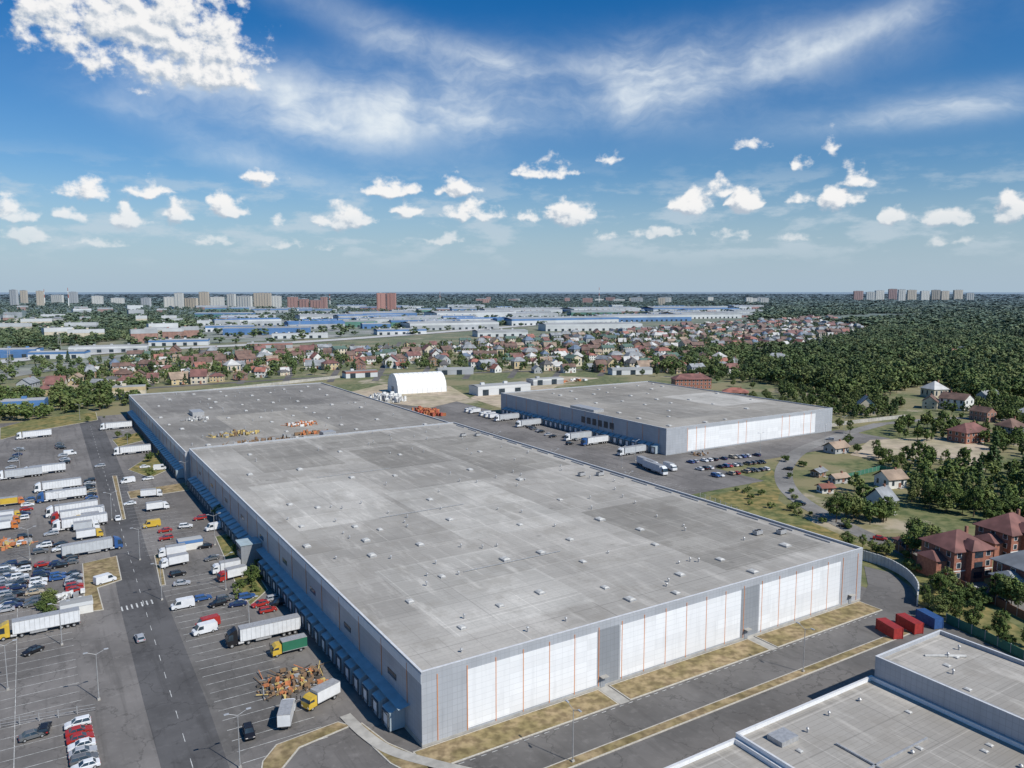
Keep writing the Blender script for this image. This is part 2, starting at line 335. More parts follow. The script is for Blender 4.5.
for i in range(8):
    for j in range(9):
        if random.random()<.6: vent(b,8+i*15+random.uniform(-4,4),10+j*23+random.uniform(-6,6),z2,random.uniform(.7,1.))
for i in range(30): pipe(b,random.uniform(4,120),random.uniform(4,205),z2,.9,.2)
b.box(60,2,z2,66,8,z2+2.6,1); b.box(20,100,z2,26,112,z2+2.2,1)
ob('roof_vents',b.mesh('roof_vents',[m_vl,m_metal,m_black]),parent=W2)
b=MB(); b.poly([(30,20),(75,20),(75,95),(30,95)],z2+.012,0); b.poly([(80,110),(120,110),(120,200),(80,200)],z2+.012,1); b.poly([(5,120),(40,120),(40,180),(5,180)],z2+.012,1); ob('roof_membrane_repairs',b.mesh('roof_membrane_repairs',[m_roof3,roofmat('bitumen_repair',(.25,.235,.215),(11.,14.),.9)]),parent=W2)
def pile(name,cx,cy,z,rx,ry,n,mats,smax=2.2,ang=ROT,hh=1.6,parent=None):
    b=MB()
    for i in range(n):
        x=random.gauss(0,rx*.45); y=random.gauss(0,ry*.45); x=max(-rx,min(rx,x)); y=max(-ry,min(ry,y))
        w=random.uniform(.5,smax); d=random.uniform(.3,smax*.6); a=random.choice([0,math.pi/2,random.random()*3])
        b.rbox((x,y),(w,d,random.uniform(.2,hh)),a,random.choice([0,0,0,.4,.7]),random.randrange(len(mats)))
    for i in range(n//5):
        x,y=random.uniform(-rx,rx),random.uniform(-ry,ry); a=random.random()*3.1; l=random.uniform(1.5,4.)
        b.tube((x,y,.2),(x+l*math.cos(a),y+l*math.sin(a),random.uniform(.3,1.3)),.1,.1,5,random.randrange(len(mats)))
    return ob(name,b.mesh(name,mats),(cx,cy,z),ang,parent)
c_or=M('material_orange',(.46,.17,.07),.25); c_ye=M('material_yellow',(.48,.36,.13),.25); c_wh=M('material_white',(.66,.66,.64)); c_re=M('material_red',(.36,.08,.05)); c_br=M('timber_brown',(.22,.14,.08)); c_gr=M('material_grey',(.3,.3,.3)); c_dk=M('material_dark',(.07,.06,.05))
pile('roofing_material_pile',*G(236,435,z2),z2,11,5,110,[c_ye,c_br,c_gr,c_ye],1.8); pile('roofing_material_pile',*G(302,425,z2),z2,7,5,70,[c_or,c_or,c_wh],1.8); pile('roofing_material_pile',*G(265,441,z2),z2,18,1.5,40,[c_br,c_gr]); pile('roofing_material_pile',*G(196,420,z2),z2,7,3,40,[c_wh,c_gr])
pile('roofing_material_pile',*G(312,434,z2),z2,9,1.5,40,[c_or,c_br])
pile('white_bag_stack',*G(388,400),0,9,19,220,[c_wh,c_wh,c_wh,c_gr],3,hh=4.,ang=ROT); pile('orange_pallet_stack',*G(428,414),0,6,13,150,[c_or,c_or,c_re,c_or],3,hh=3.2)
pile('scrap_equipment_pile',*G(292,684),0,6.8,5,210,[c_or,c_ye,c_br,c_br,c_gr,c_dk,c_dk,c_br],1.2,hh=.8)
pile('building_material_pile',*G(560,382),0,22,8,60,[c_br,c_wh,c_or],5,hh=2.); pile('building_material_pile',*G(700,455),0,4,3,30,[c_br,c_gr],2)
pile('building_material_pile',*G(10,545),0,6,5,60,[c_ye,c_or,c_gr],2.,hh=1.2); pile('building_material_pile',*G(70,598),0,4,3,30,[c_gr,c_wh],2,hh=1.)
W3=warehouse_shell('right_warehouse',L(206,160),127,156,13.2,m_gray,m_roof3)
b=MB()
def wp3(s0,s1,z0,z1,mi,pr=.06): b.box(s0,-pr,z0,s1,-.003,z1,mi)
wp3(0,14,.4,12.6,2,.05); wp3(14,112,.6,11.3,0)
for s0 in (14,20,26,50,56,84,90,102,108): wp3(s0,s0+.25,.5,12.3,1,.1)
b.box(-.06,0,8.6,-.003,156,12.9,3)
for t in range(5,155,12): b.box(-.1,t,4.9,-.065,t+.3,12.6,1)
for t in range(40,70,5): b.box(-.12,t,6.5,-.065,t+3.4,10.,4)
ob('wall_panels',b.mesh('wall_panels',[m_white,m_or,m_gray,m_gray,m_glass]),parent=W3)
docks(W3,[6+i*4.9 for i in range(30)])
b=MB(); z3=12.65
for i in range(7):
    for j in range(8):
        if random.random()<.55: vent(b,10+i*18+random.uniform(-4,4),10+j*19+random.uniform(-5,5),z3,random.uniform(.7,1.))
b.box(2,60,z3,9,82,z3+1.6,1)
ob('roof_vents',b.mesh('roof_vents',[m_vl,m_metal,m_black]),parent=W3)
b=MB(); b.poly([(30,20),(70,20),(70,110),(30,110)],z3+.012,0); b.poly([(80,40),(122,40),(122,90),(80,90)],z3+.012,1); ob('roof_membrane_repairs',b.mesh('roof_membrane_repairs',[m_roofa,m_roofb]),parent=W3)
NW=bpy.data.objects.new('near_warehouse',None); scene.collection.objects.link(NW); NW.location=(*L(0,0),0); NW.rotation_euler=(0,0,ROT)
bw,br,bc,bv=MB(),MB(),MB(),MB()
def block(s0,t0,s1,t1,h,cw=.3,wi=0):
    bw.box(s0,t0,-.1,s1,t0+cw,h,wi); bw.box(s0,t1-cw,-.1,s1,t1,h,wi); bw.box(s0,t0+cw,-.1,s0+cw,t1-cw,h,wi); bw.box(s1-cw,t0+cw,-.1,s1,t1-cw,h,wi)
    br.poly([(s0+cw,t0+cw),(s1-cw,t0+cw),(s1-cw,t1-cw),(s0+cw,t1-cw)],h-.75)
    o=.05
    bc.box(s0-o,t0-o,h,s1+o,t0+cw+o,h+.06); bc.box(s0-o,t1-cw-o,h,s1+o,t1+o,h+.06); bc.box(s0-o,t0+cw+o,h,s0+cw+o,t1-cw-o,h+.06); bc.box(s1-cw-o,t0+cw+o,h,s1+o,t1-cw-o,h+.06)
block(2,-100,39.8,-35,7.2); block(40,-100,76.4,-35,8.); block(76.6,-100,98,-35.5,12.,wi=1)
for i in range(46):
    x,y=random.choice([(random.uniform(5,38),6.45),(random.uniform(43,74),7.25)]); t=random.uniform(-70,-38)
    random.choice([lambda:pipe(bv,x,t,y,.7,.16),lambda:pipe(bv,x,t,y,.4,.2),lambda:vent(bv,x,t,y,.4)])()
for i in range(16):
    x=random.uniform(79,95); t=random.uniform(-75,-39); random.choice([lambda:ac(bv,x,t,11.25,2.,1.2,1.),lambda:vent(bv,x,t,11.25,.45),lambda:pipe(bv,x,t,11.25,.8,.16)])()
for i in range(5): bv.tube((86+i*.9,-39.5-i*.6,11.3),(88.5+i*.9,-41.5-i*.6,11.5),.28,.28,8,0)
bv.box(77.5,-60,11.3,78.1,-37,11.6,1); bv.box(45,-52,7.3,66,-51.7,7.6,1); bv.box(52,-65,7.3,52.3,-45,7.6,1); bv.box(44,-41,7.25,48,-38,8.1,1)
ob('walls',bw.mesh('walls',[m_white,m_gray]),parent=NW); ob('roof',br.mesh('roof',[m_roofw]),parent=NW); ob('coping',bc.mesh('coping',[m_cop]),parent=NW)
ob('roof_equipment',bv.mesh('roof_equipment',[m_vl,m_metal,m_black]),parent=NW)
b=MB()
for i in range(10): b.box(42+i*3.3,-34.97,3.,44+i*3.3,-34.94,5.5,0)
ob('windows',b.mesh('windows',[m_glass]),parent=NW)
def hangar(name,c,ln,w,h,rz):
    b=MB(); n=16; pr=[(-w/2*math.cos(math.pi*i/n),h*math.sin(math.pi*i/n)**.85) for i in range(n+1)]
    vs=[]; K=10
    for k in range(K+1):
        x=-ln/2+ln*k/K
        for a,z in pr: vs.append((x,a,z))
    b.add(vs,[(k*(n+1)+i,k*(n+1)+i+1,(k+1)*(n+1)+i+1,(k+1)*(n+1)+i) for k in range(K) for i in range(n)]+[list(range(n+1)),[K*(n+1)+i for i in range(n,-1,-1)]],0)
    for k in range(K+1):
        x=-ln/2+ln*k/K
        for i in range(n): b.tube((x,pr[i][0]*1.005,pr[i][1]*1.005),(x,pr[i+1][0]*1.005,pr[i+1][1]*1.005),.12,.12,4,1)
    b.box(-ln/2-.1,-3,0,-ln/2-.02,3,5,2)
    return ob(name,b.mesh(name,[M('tent_fabric',(.78,.78,.77),.04,.3,.6),m_cop,m_grayd]),c,rz)
hangar('tent_hangar',G(417,391),40,27,15,ROT-.1)
# ---------------------------------------------------------------- vehicles
PAL={'white':(.66,.67,.68),'black':(.015,.015,.018),'silver':(.36,.37,.39),'red':(.34,.03,.025),'blue':(.03,.09,.25),'grey':(.12,.125,.13),'darkblue':(.015,.03,.09),'yellow':(.55,.37,.05),'green':(.03,.15,.09),'orange':(.5,.16,.04),'beige':(.4,.34,.25),'tgrey':(.45,.47,.49)}
def paint(c): return M('paint_'+c,PAL[c],.06,.8,.28 if c!='tgrey' else .5)
VM={}
m_lamp=M('lamp_lens',(.6,.55,.5),.1,2.,.2); m_tail=M('tail_lamp',(.4,.02,.02),.1,2.,.3)
def wheel(b,x,y,r=.33,w=.22,mi=2):
    b.tube((x,y-w/2,r),(x,y+w/2,r),r,r,12,mi); b.tube((x,y-w/2-.01,r),(x,y+w/2+.01,r),r*.55,r*.55,8,5)
def car(col,kind='sedan'):
    k=(kind,col)
    if k in VM: return VM[k]
    b=MB(); suv=kind=='suv'; up=.18 if suv else 0; tail=-1.6 if kind=='sedan' else -2.05; hz=1.45+up*1.5
    pr=[(-2.12,.34+up),(-2.2,.6+up),(-2.14,.86+up),(-1.9,.93+up),(.95,.95+up),(1.75,.82+up),(2.12,.68+up),(2.2,.5+up),(2.12,.3+up)]
    b.prof(pr,-.82,.82,0)
    b.prof([(-2.05,.4+up),(-2.12,.62+up),(-2.05,.82+up),(.95,.88+up),(1.7,.76+up),(2.05,.62+up),(2.08,.45+up),(1.95,.34+up)],-.9,.9,0)
    base=[(tail,-.8,.93+up),(1.0,-.8,.94+up),(1.0,.8,.94+up),(tail,.8,.93+up)]
    rx0=tail+.5 if kind=='sedan' else tail+.22
    top=[(rx0,-.62,hz-.05),(.25,-.62,hz-.05),(.25,.62,hz-.05),(rx0,.62,hz-.05)]
    b.hull(base,top,1)
    b.hull([(rx0-.06,-.66,hz-.06),(.31,-.66,hz-.06),(.31,.66,hz-.06),(rx0-.06,.66,hz-.06)],[(rx0+.1,-.54,hz+.02),(.15,-.54,hz+.02),(.15,.54,hz+.02),(rx0+.1,.54,hz+.02)],0)
    for y in(-1,1):
        for x0,x1 in((1.0,.25),((tail+1.0)/2-.1,(rx0+.25)/2-.1),(tail,rx0)): b.tube((x0,y*.81,.94+up),(x1,y*.635,hz-.03),.05,.05,4,0)
        b.box(.75,y*.98-.08,.92+up,.92,y*.98+.08,1.05+up,0)
        for x in(-1.32,1.35): wheel(b,x,y*.8,.33+up*.3)
        b.box(2.0,y*.62-.2,.55+up,2.17,y*.62+.2,.68+up,3); b.box(-2.2,y*.65-.16,.65+up,-2.1,y*.65+.16,.82+up,4)
    VM[k]=b.mesh(kind+'_'+col,[paint(col),m_glass,m_black,m_lamp,m_tail,m_metal]); return VM[k]
def cab(b,x0,hh=3.4,ln=2.2,mi=0):
    b.add([(x0,-1.22,.7),(x0+ln,-1.22,.55),(x0+ln,-1.22,1.75),(x0+ln-.35,-1.15,hh-.45),(x0+ln-.9,-1.1,hh),(x0,-1.15,hh),
           (x0,1.22,.7),(x0+ln,1.22,.55),(x0+ln,1.22,1.75),(x0+ln-.35,1.15,hh-.45),(x0+ln-.9,1.1,hh),(x0,1.15,hh)],
          [(0,1,2,3,4,5),(11,10,9,8,7,6),(1,7,8,2),(2,8,9,3),(3,9,10,4),(4,10,11,5),(5,11,6,0),(0,6,7,1)],[mi,mi,mi,1,mi,mi,mi,2])
    for y in(-1,1):
        b.add([(x0+ln-1.35,y*1.235,1.75),(x0+ln-.12,y*1.235,1.75),(x0+ln-.45,y*1.19,hh-.55),(x0+ln-1.35,y*1.19,hh-.5)],[(0,1,2,3)],1)
        b.box(x0+ln,y*.9-.2,.7,x0+ln+.05,y*.9+.2,.95,3); b.box(x0+ln-.1,y*1.4-.08,1.8,x0+ln,y*1.4+.08,2.6,2)
def semi(cc,tc):
    k=('semi',cc,tc)
    if k in VM: return VM[k]
    b=MB(); cab(b,5.9,3.6,2.3)
    b.hull([(5.95,-1.1,3.6),(7.2,-1.1,3.6),(7.2,1.1,3.6),(5.95,1.1,3.6)],[(5.95,-1.05,4.0),(6.3,-1.05,4.0),(6.3,1.05,4.0),(5.95,1.05,4.0)],0)
    b.box(2.2,-.45,.75,8.,.45,1.0,2); b.box(-8.2,-.5,.85,5.2,.5,1.08,2)
    b.box(-8.3,-1.27,1.1,5.35,1.27,4.0,6); b.box(-8.32,-1.29,1.05,5.37,1.29,1.18,7); b.box(-8.31,-1.285,3.9,5.36,1.285,4.02,7)
    for i in range(14): b.box(-8.1+i*1.0,-1.285,1.2,-8.04+i,-1.272,3.88,7); b.box(-8.1+i*1.0,1.272,1.2,-8.04+i,1.285,3.88,7)
    b.box(-1.5,-1.22,.5,2.,-1.15,1.04,7); b.box(-1.5,1.15,.5,2.,1.22,1.04,7); b.box(-8.3,-1.2,.5,-8.2,1.2,.7,7)
    for x in(7.2,3.6,-4.4,-5.7,-7.0):
        for y in(-1.05,1.05): wheel(b,x,y,.5,.35)
    for y in(-1,1): b.tube((4.6,y*.95,.75),(5.8,y*.95,.75),.32,.32,10,5); b.box(-8.34,y*.9-.2,.72,-8.3,y*.9+.2,.9,4)
    VM[k]=b.mesh('semi_'+cc+tc,[paint(cc),m_glass,m_black,m_lamp,m_tail,m_metal,paint(tc),m_metal]); return VM[k]
def boxt(cc,tc,ln=5.5):
    k=('boxt',cc,tc,ln)
    if k in VM: return VM[k]
    b=MB(); T=ln+2.3; x0=-T/2; cab(b,x0+ln+.2,2.7,1.95)
    b.box(x0,-.5,.6,x0+ln+1.5,.5,.85,2); b.box(x0,-1.15,.9,x0+ln,1.15,3.2,6); b.box(x0-.02,-1.17,.86,x0+ln+.02,1.17,.98,7); b.box(x0-.01,-1.165,3.12,x0+ln+.01,1.165,3.22,7)
    for x in(x0+1.4,x0+ln+1.2):
        for y in(-.95,.95): wheel(b,x,y,.42,.3)
    VM[k]=b.mesh('boxt_'+cc+tc,[paint(cc),m_glass,m_black,m_lamp,m_tail,m_metal,paint(tc),m_metal]); return VM[k]
def van(cc):
    k=('van',cc)
    if k in VM: return VM[k]
    b=MB(); b.prof([(-2.7,.4),(-2.75,.9),(-2.65,2.3),(-2.5,2.45),(1.2,2.45),(1.5,2.35),(2.1,1.35),(2.7,1.15),(2.8,.8),(2.75,.4)],-.97,.97,0)
    b.add([(1.56,-.85,2.32),(1.56,.85,2.32),(2.14,.88,1.42),(2.14,-.88,1.42)],[(0,1,2,3)],1)
    for y in(-1,1):
        b.add([(.5,y*.98,1.35),(1.95,y*.98,1.35),(1.45,y*.98,2.15),(.5,y*.98,2.15)],[(0,1,2,3)],1)
        for x in(-1.6,1.8): wheel(b,x,y*.88,.36,.25)
        b.box(2.7,y*.65-.18,.75,2.82,y*.65+.18,1.,3)
    VM[k]=b.mesh('van_'+cc,[paint(cc),m_glass,m_black,m_lamp,m_tail,m_metal]); return VM[k]
CC=['white']*5+['black']*6+['silver']*5+['grey']*5+['red']*2+['blue']*2+['darkblue']*3+['beige']
def put(kind,p,ang=0,c=None,tc='white',flip=None,world=False):
    x,y=p if world else G(*p)
    a=ROT+math.radians(ang+random.uniform(-2,2))
    if flip is None: flip=random.random()<.5
    if flip: a+=math.pi
    if kind=='car':
        t=random.choice(['sedan','sedan','hatch','suv']); ob('parked_car',car(c or random.choice(CC),t),(x,y,.02),a)
    elif kind=='semi': ob('semi_truck',semi(c or random.choice(['white','white','red','blue','orange']),tc),(x,y,.02),a)
    elif kind=='box': ob('box_truck',boxt(c or 'white',tc),(x,y,.02),a)
    elif kind=='van': ob('delivery_van',van(c or 'white'),(x,y,.02),a)
def row(kind,p0,p1,ang=0,sp=2.75,fill=.85,cols=None,tcs=None,flip=None):
    a,c=Vector(G(*p0)),Vector(G(*p1)); n=max(1,int((c-a).length/sp))
    for i in range(n+1):
        if random.random()<fill:
            p=a.lerp(c,i/n); d=random.uniform(-.35,.35); put(kind,(p.x+d*AX[0],p.y+d*AX[1]),ang,random.choice(cols) if cols else None,random.choice(tcs) if tcs else 'white',flip,True)
for i,c in enumerate(['white','red','red','white','silver','grey','white']): put('car',(78+i*1.3,727+i*7.0),0,c,flip=i%3==0)
put('car',(45,731),80,'black'); put('car',(249,736),85,'black'); put('car',(33,738),5,'grey')
row('car',(24,566),(14,608),0); row('car',(44,566),(33,606),0,2.75,.7); row('car',(8,566),(0,600),0); row('car',(70,548),(74,592),0,2.7,.9)
row('car',(52,535),(40,556),0,2.75,.7); row('car',(14,576),(4,612),0,2.75,.6); row('car',(-20,566),(-40,606),0)
row('car',(60,546),(58,580),0,2.7,.5); row('car',(88,470),(92,505),0,5,.5); row('car',(30,530),(20,545),0,2.8,.7)
for p,c,tc,f in [((44,474),'white','white',True),((58,490),'white','white',True),((62,500),'blue','white',True),((72,514),'white','white',True),((78,520),'red','white',True),((80,528),'white','white',True),((20,478),'white','tgrey',True)]: put('semi',p,4,c,tc,f)
row('box',(84,508),(92,552),0,5,.5,['white','yellow','white'],['white','tgrey','white'])
put('semi',(34,438),10,'white','white'); row('car',(20,450),(10,470),0,3,.5); row('car',(60,445),(66,465),0,3,.5); row('car',(30,500),(22,520),0,3,.7)
row('box',(14,505),(6,530),0,6,.8,['yellow','yellow','orange'],['yellow','white','tgrey'])
put('semi',(40,632),2,'yellow','white',True); put('car',(33,653),30,'black'); put('van',(105,583),20,'white'); put('semi',(93,553),3,'blue','tgrey')
for p,k,c in [((128,483),'van','white'),((148,480),'car','white'),((152,497),'box','white'),((158,510),'box','white'),((152,527),'van','yellow'),((165,532),'car','red'),((166,540),'car','red'),((172,556),'box','white'),((174,566),'box','white'),((183,608),'van','white'),((208,627),'van','red'),((205,633),'van','white'),((218,606),'car','black'),((203,600),'car','blue'),((225,601),'car','grey'),((232,579),'box','red'),((226,572),'box','white'),((238,606),'car','darkblue'),((247,599),'car','blue'),((260,606),'car','red'),((268,612),'car','red'),((275,600),'car','silver'),((278,606),'car','black'),((130,505),'car','white'),((145,468),'car','white'),((160,470),'van','white'),((100,467),'car','silver'),((70,455),'van','white'),((182,585),'car','silver'),((178,576),'car','black'),((186,528),'car','white'),((192,543),'car','silver'),((212,560),'car','grey'),((205,548),'car','black'),((214,530),'van','white'),((200,520),'car','red')]: put(k,p,random.choice([0,0,8,-10]),c,'white')
put('car',(140,640),90,'silver'); put('car',(118,520),90,'white'); put('van',(150,655),90,'white') if False else None
x,y=L(-12.6,58.5); put('semi',(x,y),0,'black','white',True,True); x,y=L(-9.6,48.8); put('box',(x,y),0,'yellow','green',True,True)
put('box',(321,703),20,'yellow','white',True); put('box',(287,720),65,'white','white',False)
for t in (300,380): x,y=L(-14.5,227.4+8+5.05*round((t-235)/5.05)); put('semi',(x,y),0,'white','white',True,True)
row('car',(690,463),(756,456),90,2.7,.8); row('car',(700,470),(762,463),90,2.7,.85); row('car',(715,477),(765,470),90,2.7,.6)
put('semi',(655,472),80,'white','white',True); put('semi',(648,468),80,'white','white',True); put('box',(670,470),80,'white','white')
for t in (170,199,214,262,290): x,y=L(193.5,160+6+4.9*round((t-166)/4.9)); put('semi',(x,y),0,random.choice(['white','white','blue']),random.choice(['white','tgrey']),True,True)
row('car',(530,428),(575,447),0,3,.45); row('box',(470,412),(500,420),0,6,.7,['white'],['white','tgrey'])
row('car',(560,437),(625,452),90,4,.4)
for p in [(800,505),(845,527),(905,550),(975,592),(1000,604),(940,585),(880,540),(788,470),(830,440)]: put('car',p,-60)
def container(col):
    k=('cont',col)
    if k in VM: return VM[k]
    b=MB(); b.box(-3.,-1.18,.12,3.,1.18,2.6,0)
    for i in range(20): b.box(-2.9+i*.3,-1.22,.3,-2.78+i*.3,-1.183,2.45,0); b.box(-2.9+i*.3,1.183,.3,-2.78+i*.3,1.22,2.45,0)
    for x in(-3.,3.):
        for y in(-1.2,1.2): b.box(x-.08,y-.08,0,x+.08,y+.08,2.66,1)
    for y in(-.6,-.3,.3,.6): b.tube((3.05,y,.2),(3.05,y,2.5),.03,.03,5,2)
    b.box(-3,-1.24,2.602,3,1.24,2.66,1)
    VM[k]=b.mesh('container_'+col,[M('container_'+col,PAL[col],.15,1.5,.6),M('containerf_'+col,sc(PAL[col],.8),.1,1.,.6),m_metal]); return VM[k]
for p,c in(((889,634),'red'),((909,629),'red'),((929,624),'blue')): ob('shipping_container',container(c),(*G(*p),.02),ROT+1.2+random.uniform(-.1,.1))
# ---------------------------------------------------------------- street furniture
b=MB(); b.tube((0,0,0),(0,0,9.5),.11,.06,8,0); b.tube((0,0,9.4),(1.6,0,10.1),.05,.05,6,0); b.tube((0,0,9.4),(-1.6,0,10.1),.05,.05,6,0)
for s in(-1,1): b.box(min(s*1.4,s*2.2),-.16,10.05,max(s*1.4,s*2.2),.16,10.2,1)
b.box(-.25,-.25,0,.25,.25,.4,2); lampm=b.mesh('street_lamp',[m_metal,m_gray,m_conc])
for p in [(99,700),(62,645),(226,590),(162,600),(8,690),(186,485),(140,560),(128,450),(170,455),(112,520),(30,560),(60,520),(20,470),(215,545),(80,420),(250,640),(240,768)]: ob('street_lamp',lampm,(*G(*p),0),ROT)
for s in (20,80): ob('street_lamp',lampm,(*L(s,-17.4),.1),ROT+1.57)
for s,t in((140,110),(140,160),(140,210),(170,150),(185,158),(250,140),(300,140),(330,150)): ob('street_lamp',lampm,(*L(s,t),0),ROT)
def fence(name,pts,h,mat,post=3.,solid=True,z=0,th=.12):
    b=MB(); P=[Vector(p) for p in pts]
    for i in range(len(P)-1):
        a,c=P[i],P[i+1]; d=c-a; ln=d.length; n=max(1,int(ln/post)); ang=math.atan2(d.y,d.x)
        for k in range(n):
            m=a.lerp(c,(k+.5)/n); pp=a.lerp(c,k/n)
            if solid: b.rbox(m,(ln/n-.14,th,h*random.uniform(.97,1.)),ang,z,0)
            else:
                for zz in(.3,h*.5,h-.1): b.rbox(m,(ln/n-.1,.05,.06),ang,z+zz,0)
            b.rbox(pp,(.16,.16,h+.1),ang,z,1)
    return ob(name,b.mesh(name,[mat,m_metal]))
def curve(pts,k=6):
    bb=MB(); return ribbon(bb,pts,1,0)
fence('concrete_retaining_wall',curve(GP([(863,560),(885,567),(905,578),(917,592),(917,606)])),3.0,M('concrete_wall',(.55,.55,.52),.1,.5),2.5,th=.3)
fence('green_fence',GP([(946,622),(985,640),(1024,660),(1100,696)]),2.2,M('fence_green',(.04,.15,.10),.1,1.)); fence('metal_fence',GP([(-40,735),(0,728),(96,711)]),1.5,m_metal,solid=False)
fence('metal_fence',GP([(700,497),(760,522),(862,556)]),1.8,m_metal,solid=False)
fence('brown_fence',GP([(893,548),(930,572),(985,600),(1040,628)]),2.2,M('fence_brown',(.2,.09,.05),.1,1.)); fence('green_fence',GP([(840,480),(880,470),(920,478)]),2,MC['fence_green'])
fence('concrete_fence',GP([(150,398),(250,388),(340,378)]),2.5,m_conc,6.)
fence('concrete_fence',GP([(800,432),(850,424),(905,418)]),2.2,m_conc,4.)
# ---------------------------------------------------------------- houses
m_brick=M('brick_red',(.30,.125,.085),.2,1.5,.85)
m_frame=M('window_frame_white',(.7,.7,.68),.05,1.)
def house_parts(w,d,h,rh,kind,storeys=2,ov=.5):
    wl,rf,wn,dr=MB(),MB(),MB(),MB()
    wl.box(-w/2,-d/2,-.1,w/2,d/2,h)
    a,c=w/2+ov,d/2+ov; z=h-.12
    if kind=='gable':
        for s in(-1,1): wl.add([(s*w/2,-d/2,h),(s*w/2,d/2,h),(s*w/2,0,h+rh*d/(d+2*ov))],[(0,1,2)],0)
        rf.add([(-a,-c,z),(a,-c,z),(a,0,h+rh),(-a,0,h+rh),(-a,c,z),(a,c,z),(-a,-c,z-.2),(a,-c,z-.2),(-a,c,z-.2),(a,c,z-.2)],[(0,1,2,3),(3,2,5,4),(0,6,7,1),(4,5,9,8)],0)
    elif kind=='hip':
        r=max(.3,(w-d)/2) if w>d else .3
        rf.add([(-a,-c,z),(a,-c,z),(a,c,z),(-a,c,z),(-r,0,h+rh),(r,0,h+rh),(-a,-c,z-.2),(a,-c,z-.2),(a,c,z-.2),(-a,c,z-.2)],[(0,1,5,4),(1,2,5),(2,3,4,5),(3,0,4),(0,6,7,1),(1,7,8,2),(2,8,9,3),(3,9,6,0)],0)
    elif kind=='mansard':
        k=.6
        rf.add([(-a,-c,z),(a,-c,z),(a,c,z),(-a,c,z),(-a*k,-c*k,h+rh*.75),(a*k,-c*k,h+rh*.75),(a*k,c*k,h+rh*.75),(-a*k,c*k,h+rh*.75),(0,0,h+rh)],[(0,1,5,4),(1,2,6,5),(2,3,7,6),(3,0,4,7),(4,5,8),(5,6,8),(6,7,8),(7,4,8)],0)
    rf.box(w*.2,-.35,h+rh*.3,w*.2+.7,.35,h+rh+.7,1)
    n=max(2,int(w/3.2)); m=max(2,int(d/3.2)); sh=h/storeys
    for f in range(storeys):
        z0=f*sh+sh*.3; z1=f*sh+sh*.8
        for i in range(n):
            x=-w/2+w*(i+.5)/n
            for s in(-1,1):
                y=s*d/2; wn.box(x-.75,min(y,y+s*.04),z0-.1,x+.75,max(y,y+s*.04),z1+.1,1); wn.box(x-.6,min(y,y+s*.07),z0,x+.6,max(y,y+s*.07),z1,0)
        for i in range(m):
            y=-d/2+d*(i+.5)/m
            for s in(-1,1):
                x=s*w/2; wn.box(min(x,x+s*.04),y-.75,z0-.1,max(x,x+s*.04),y+.75,z1+.1,1); wn.box(min(x,x+s*.07),y-.6,z0,max(x,x+s*.07),y+.6,z1,0)
    dr.box(-.6+w*.12,-d/2-.1,0,.6+w*.12,-d/2-.02,2.2,0); dr.box(-1.+w*.12,-d/2-1.4,0,1.+w*.12,-d/2-.12,.3,1)
    return wl,rf,wn,dr
m_br2=M('chimney_brick',(.25,.12,.08))
def house_joined(name,w,d,h,rh,kind,wm,rm,st=2):
    P=house_parts(w,d,h,rh,kind,st); b=MB(); mm=[[0],[1,2],[3,4],[2,2]]
    for p,mp in zip(P,mm):
        k=len(b.v); b.v+=p.v
        for f,mi in zip(p.f,p.mi): b.f.append([k+j for j in f]); b.mi.append(mp[mi])
    return b.mesh(name,[wm,rm,m_br2,m_glass,m_frame])
def big_house(name,p,w,d,h,rh,kind,wm,rm,ang,st=2,ext=True):
    e=bpy.data.objects.new(name,None); scene.collection.objects.link(e); e.location=(*G(*p),0); e.rotation_euler=(0,0,ang)
    wl,rf,wn,dr=house_parts(w,d,h,rh,kind,st,.7)
    if ext:
        wl.box(-w/2-3.5,-d*.3,-.1,-w/2-.003,d*.3,h*.62); rf.hull([(-w/2-4,-d*.3-.5,h*.62),(-w/2-.01,-d*.3-.5,h*.62),(-w/2-.01,d*.3+.5,h*.62),(-w/2-4,d*.3+.5,h*.62)],[(-w/2-2,-.4,h*.62+1.8),(-w/2-.01,-.4,h*.62+1.8),(-w/2-.01,.4,h*.62+1.8),(-w/2-2,.4,h*.62+1.8)],0)
        wl.box(-w*.2,-d/2-2.,-.1,w*.15,-d/2-.003,h+.4); rf.hull([(-w*.2-.4,-d/2-2.4,h+.4),(w*.15+.4,-d/2-2.4,h+.4),(w*.15+.4,-d/2+2,h+.4),(-w*.2-.4,-d/2+2,h+.4)],[(-w*.05,-d/2-.5,h+2.8),(w*.02,-d/2-.5,h+2.8),(w*.02,-d/2+2,h+2.8),(-w*.05,-d/2+2,h+2.8)],0)
        for k in range(st): wn.box(-w*.13,-d/2-2.06,h/st*k+1.2,w*.08,-d/2-2.003,h/st*k+2.9,0)
        wl.box(-w/2-.08,-d/2-.08,h/st-.15,w/2+.08,-d/2-.004,h/st+.15,1)
    ob('walls',wl.mesh('walls',[wm,m_frame]),parent=e); ob('roof',rf.mesh('roof',[rm,m_br2]),parent=e); ob('windows',wn.mesh('windows',[m_glass,m_frame]),parent=e); ob('door',dr.mesh('door',[m_br2,m_conc]),parent=e); return e
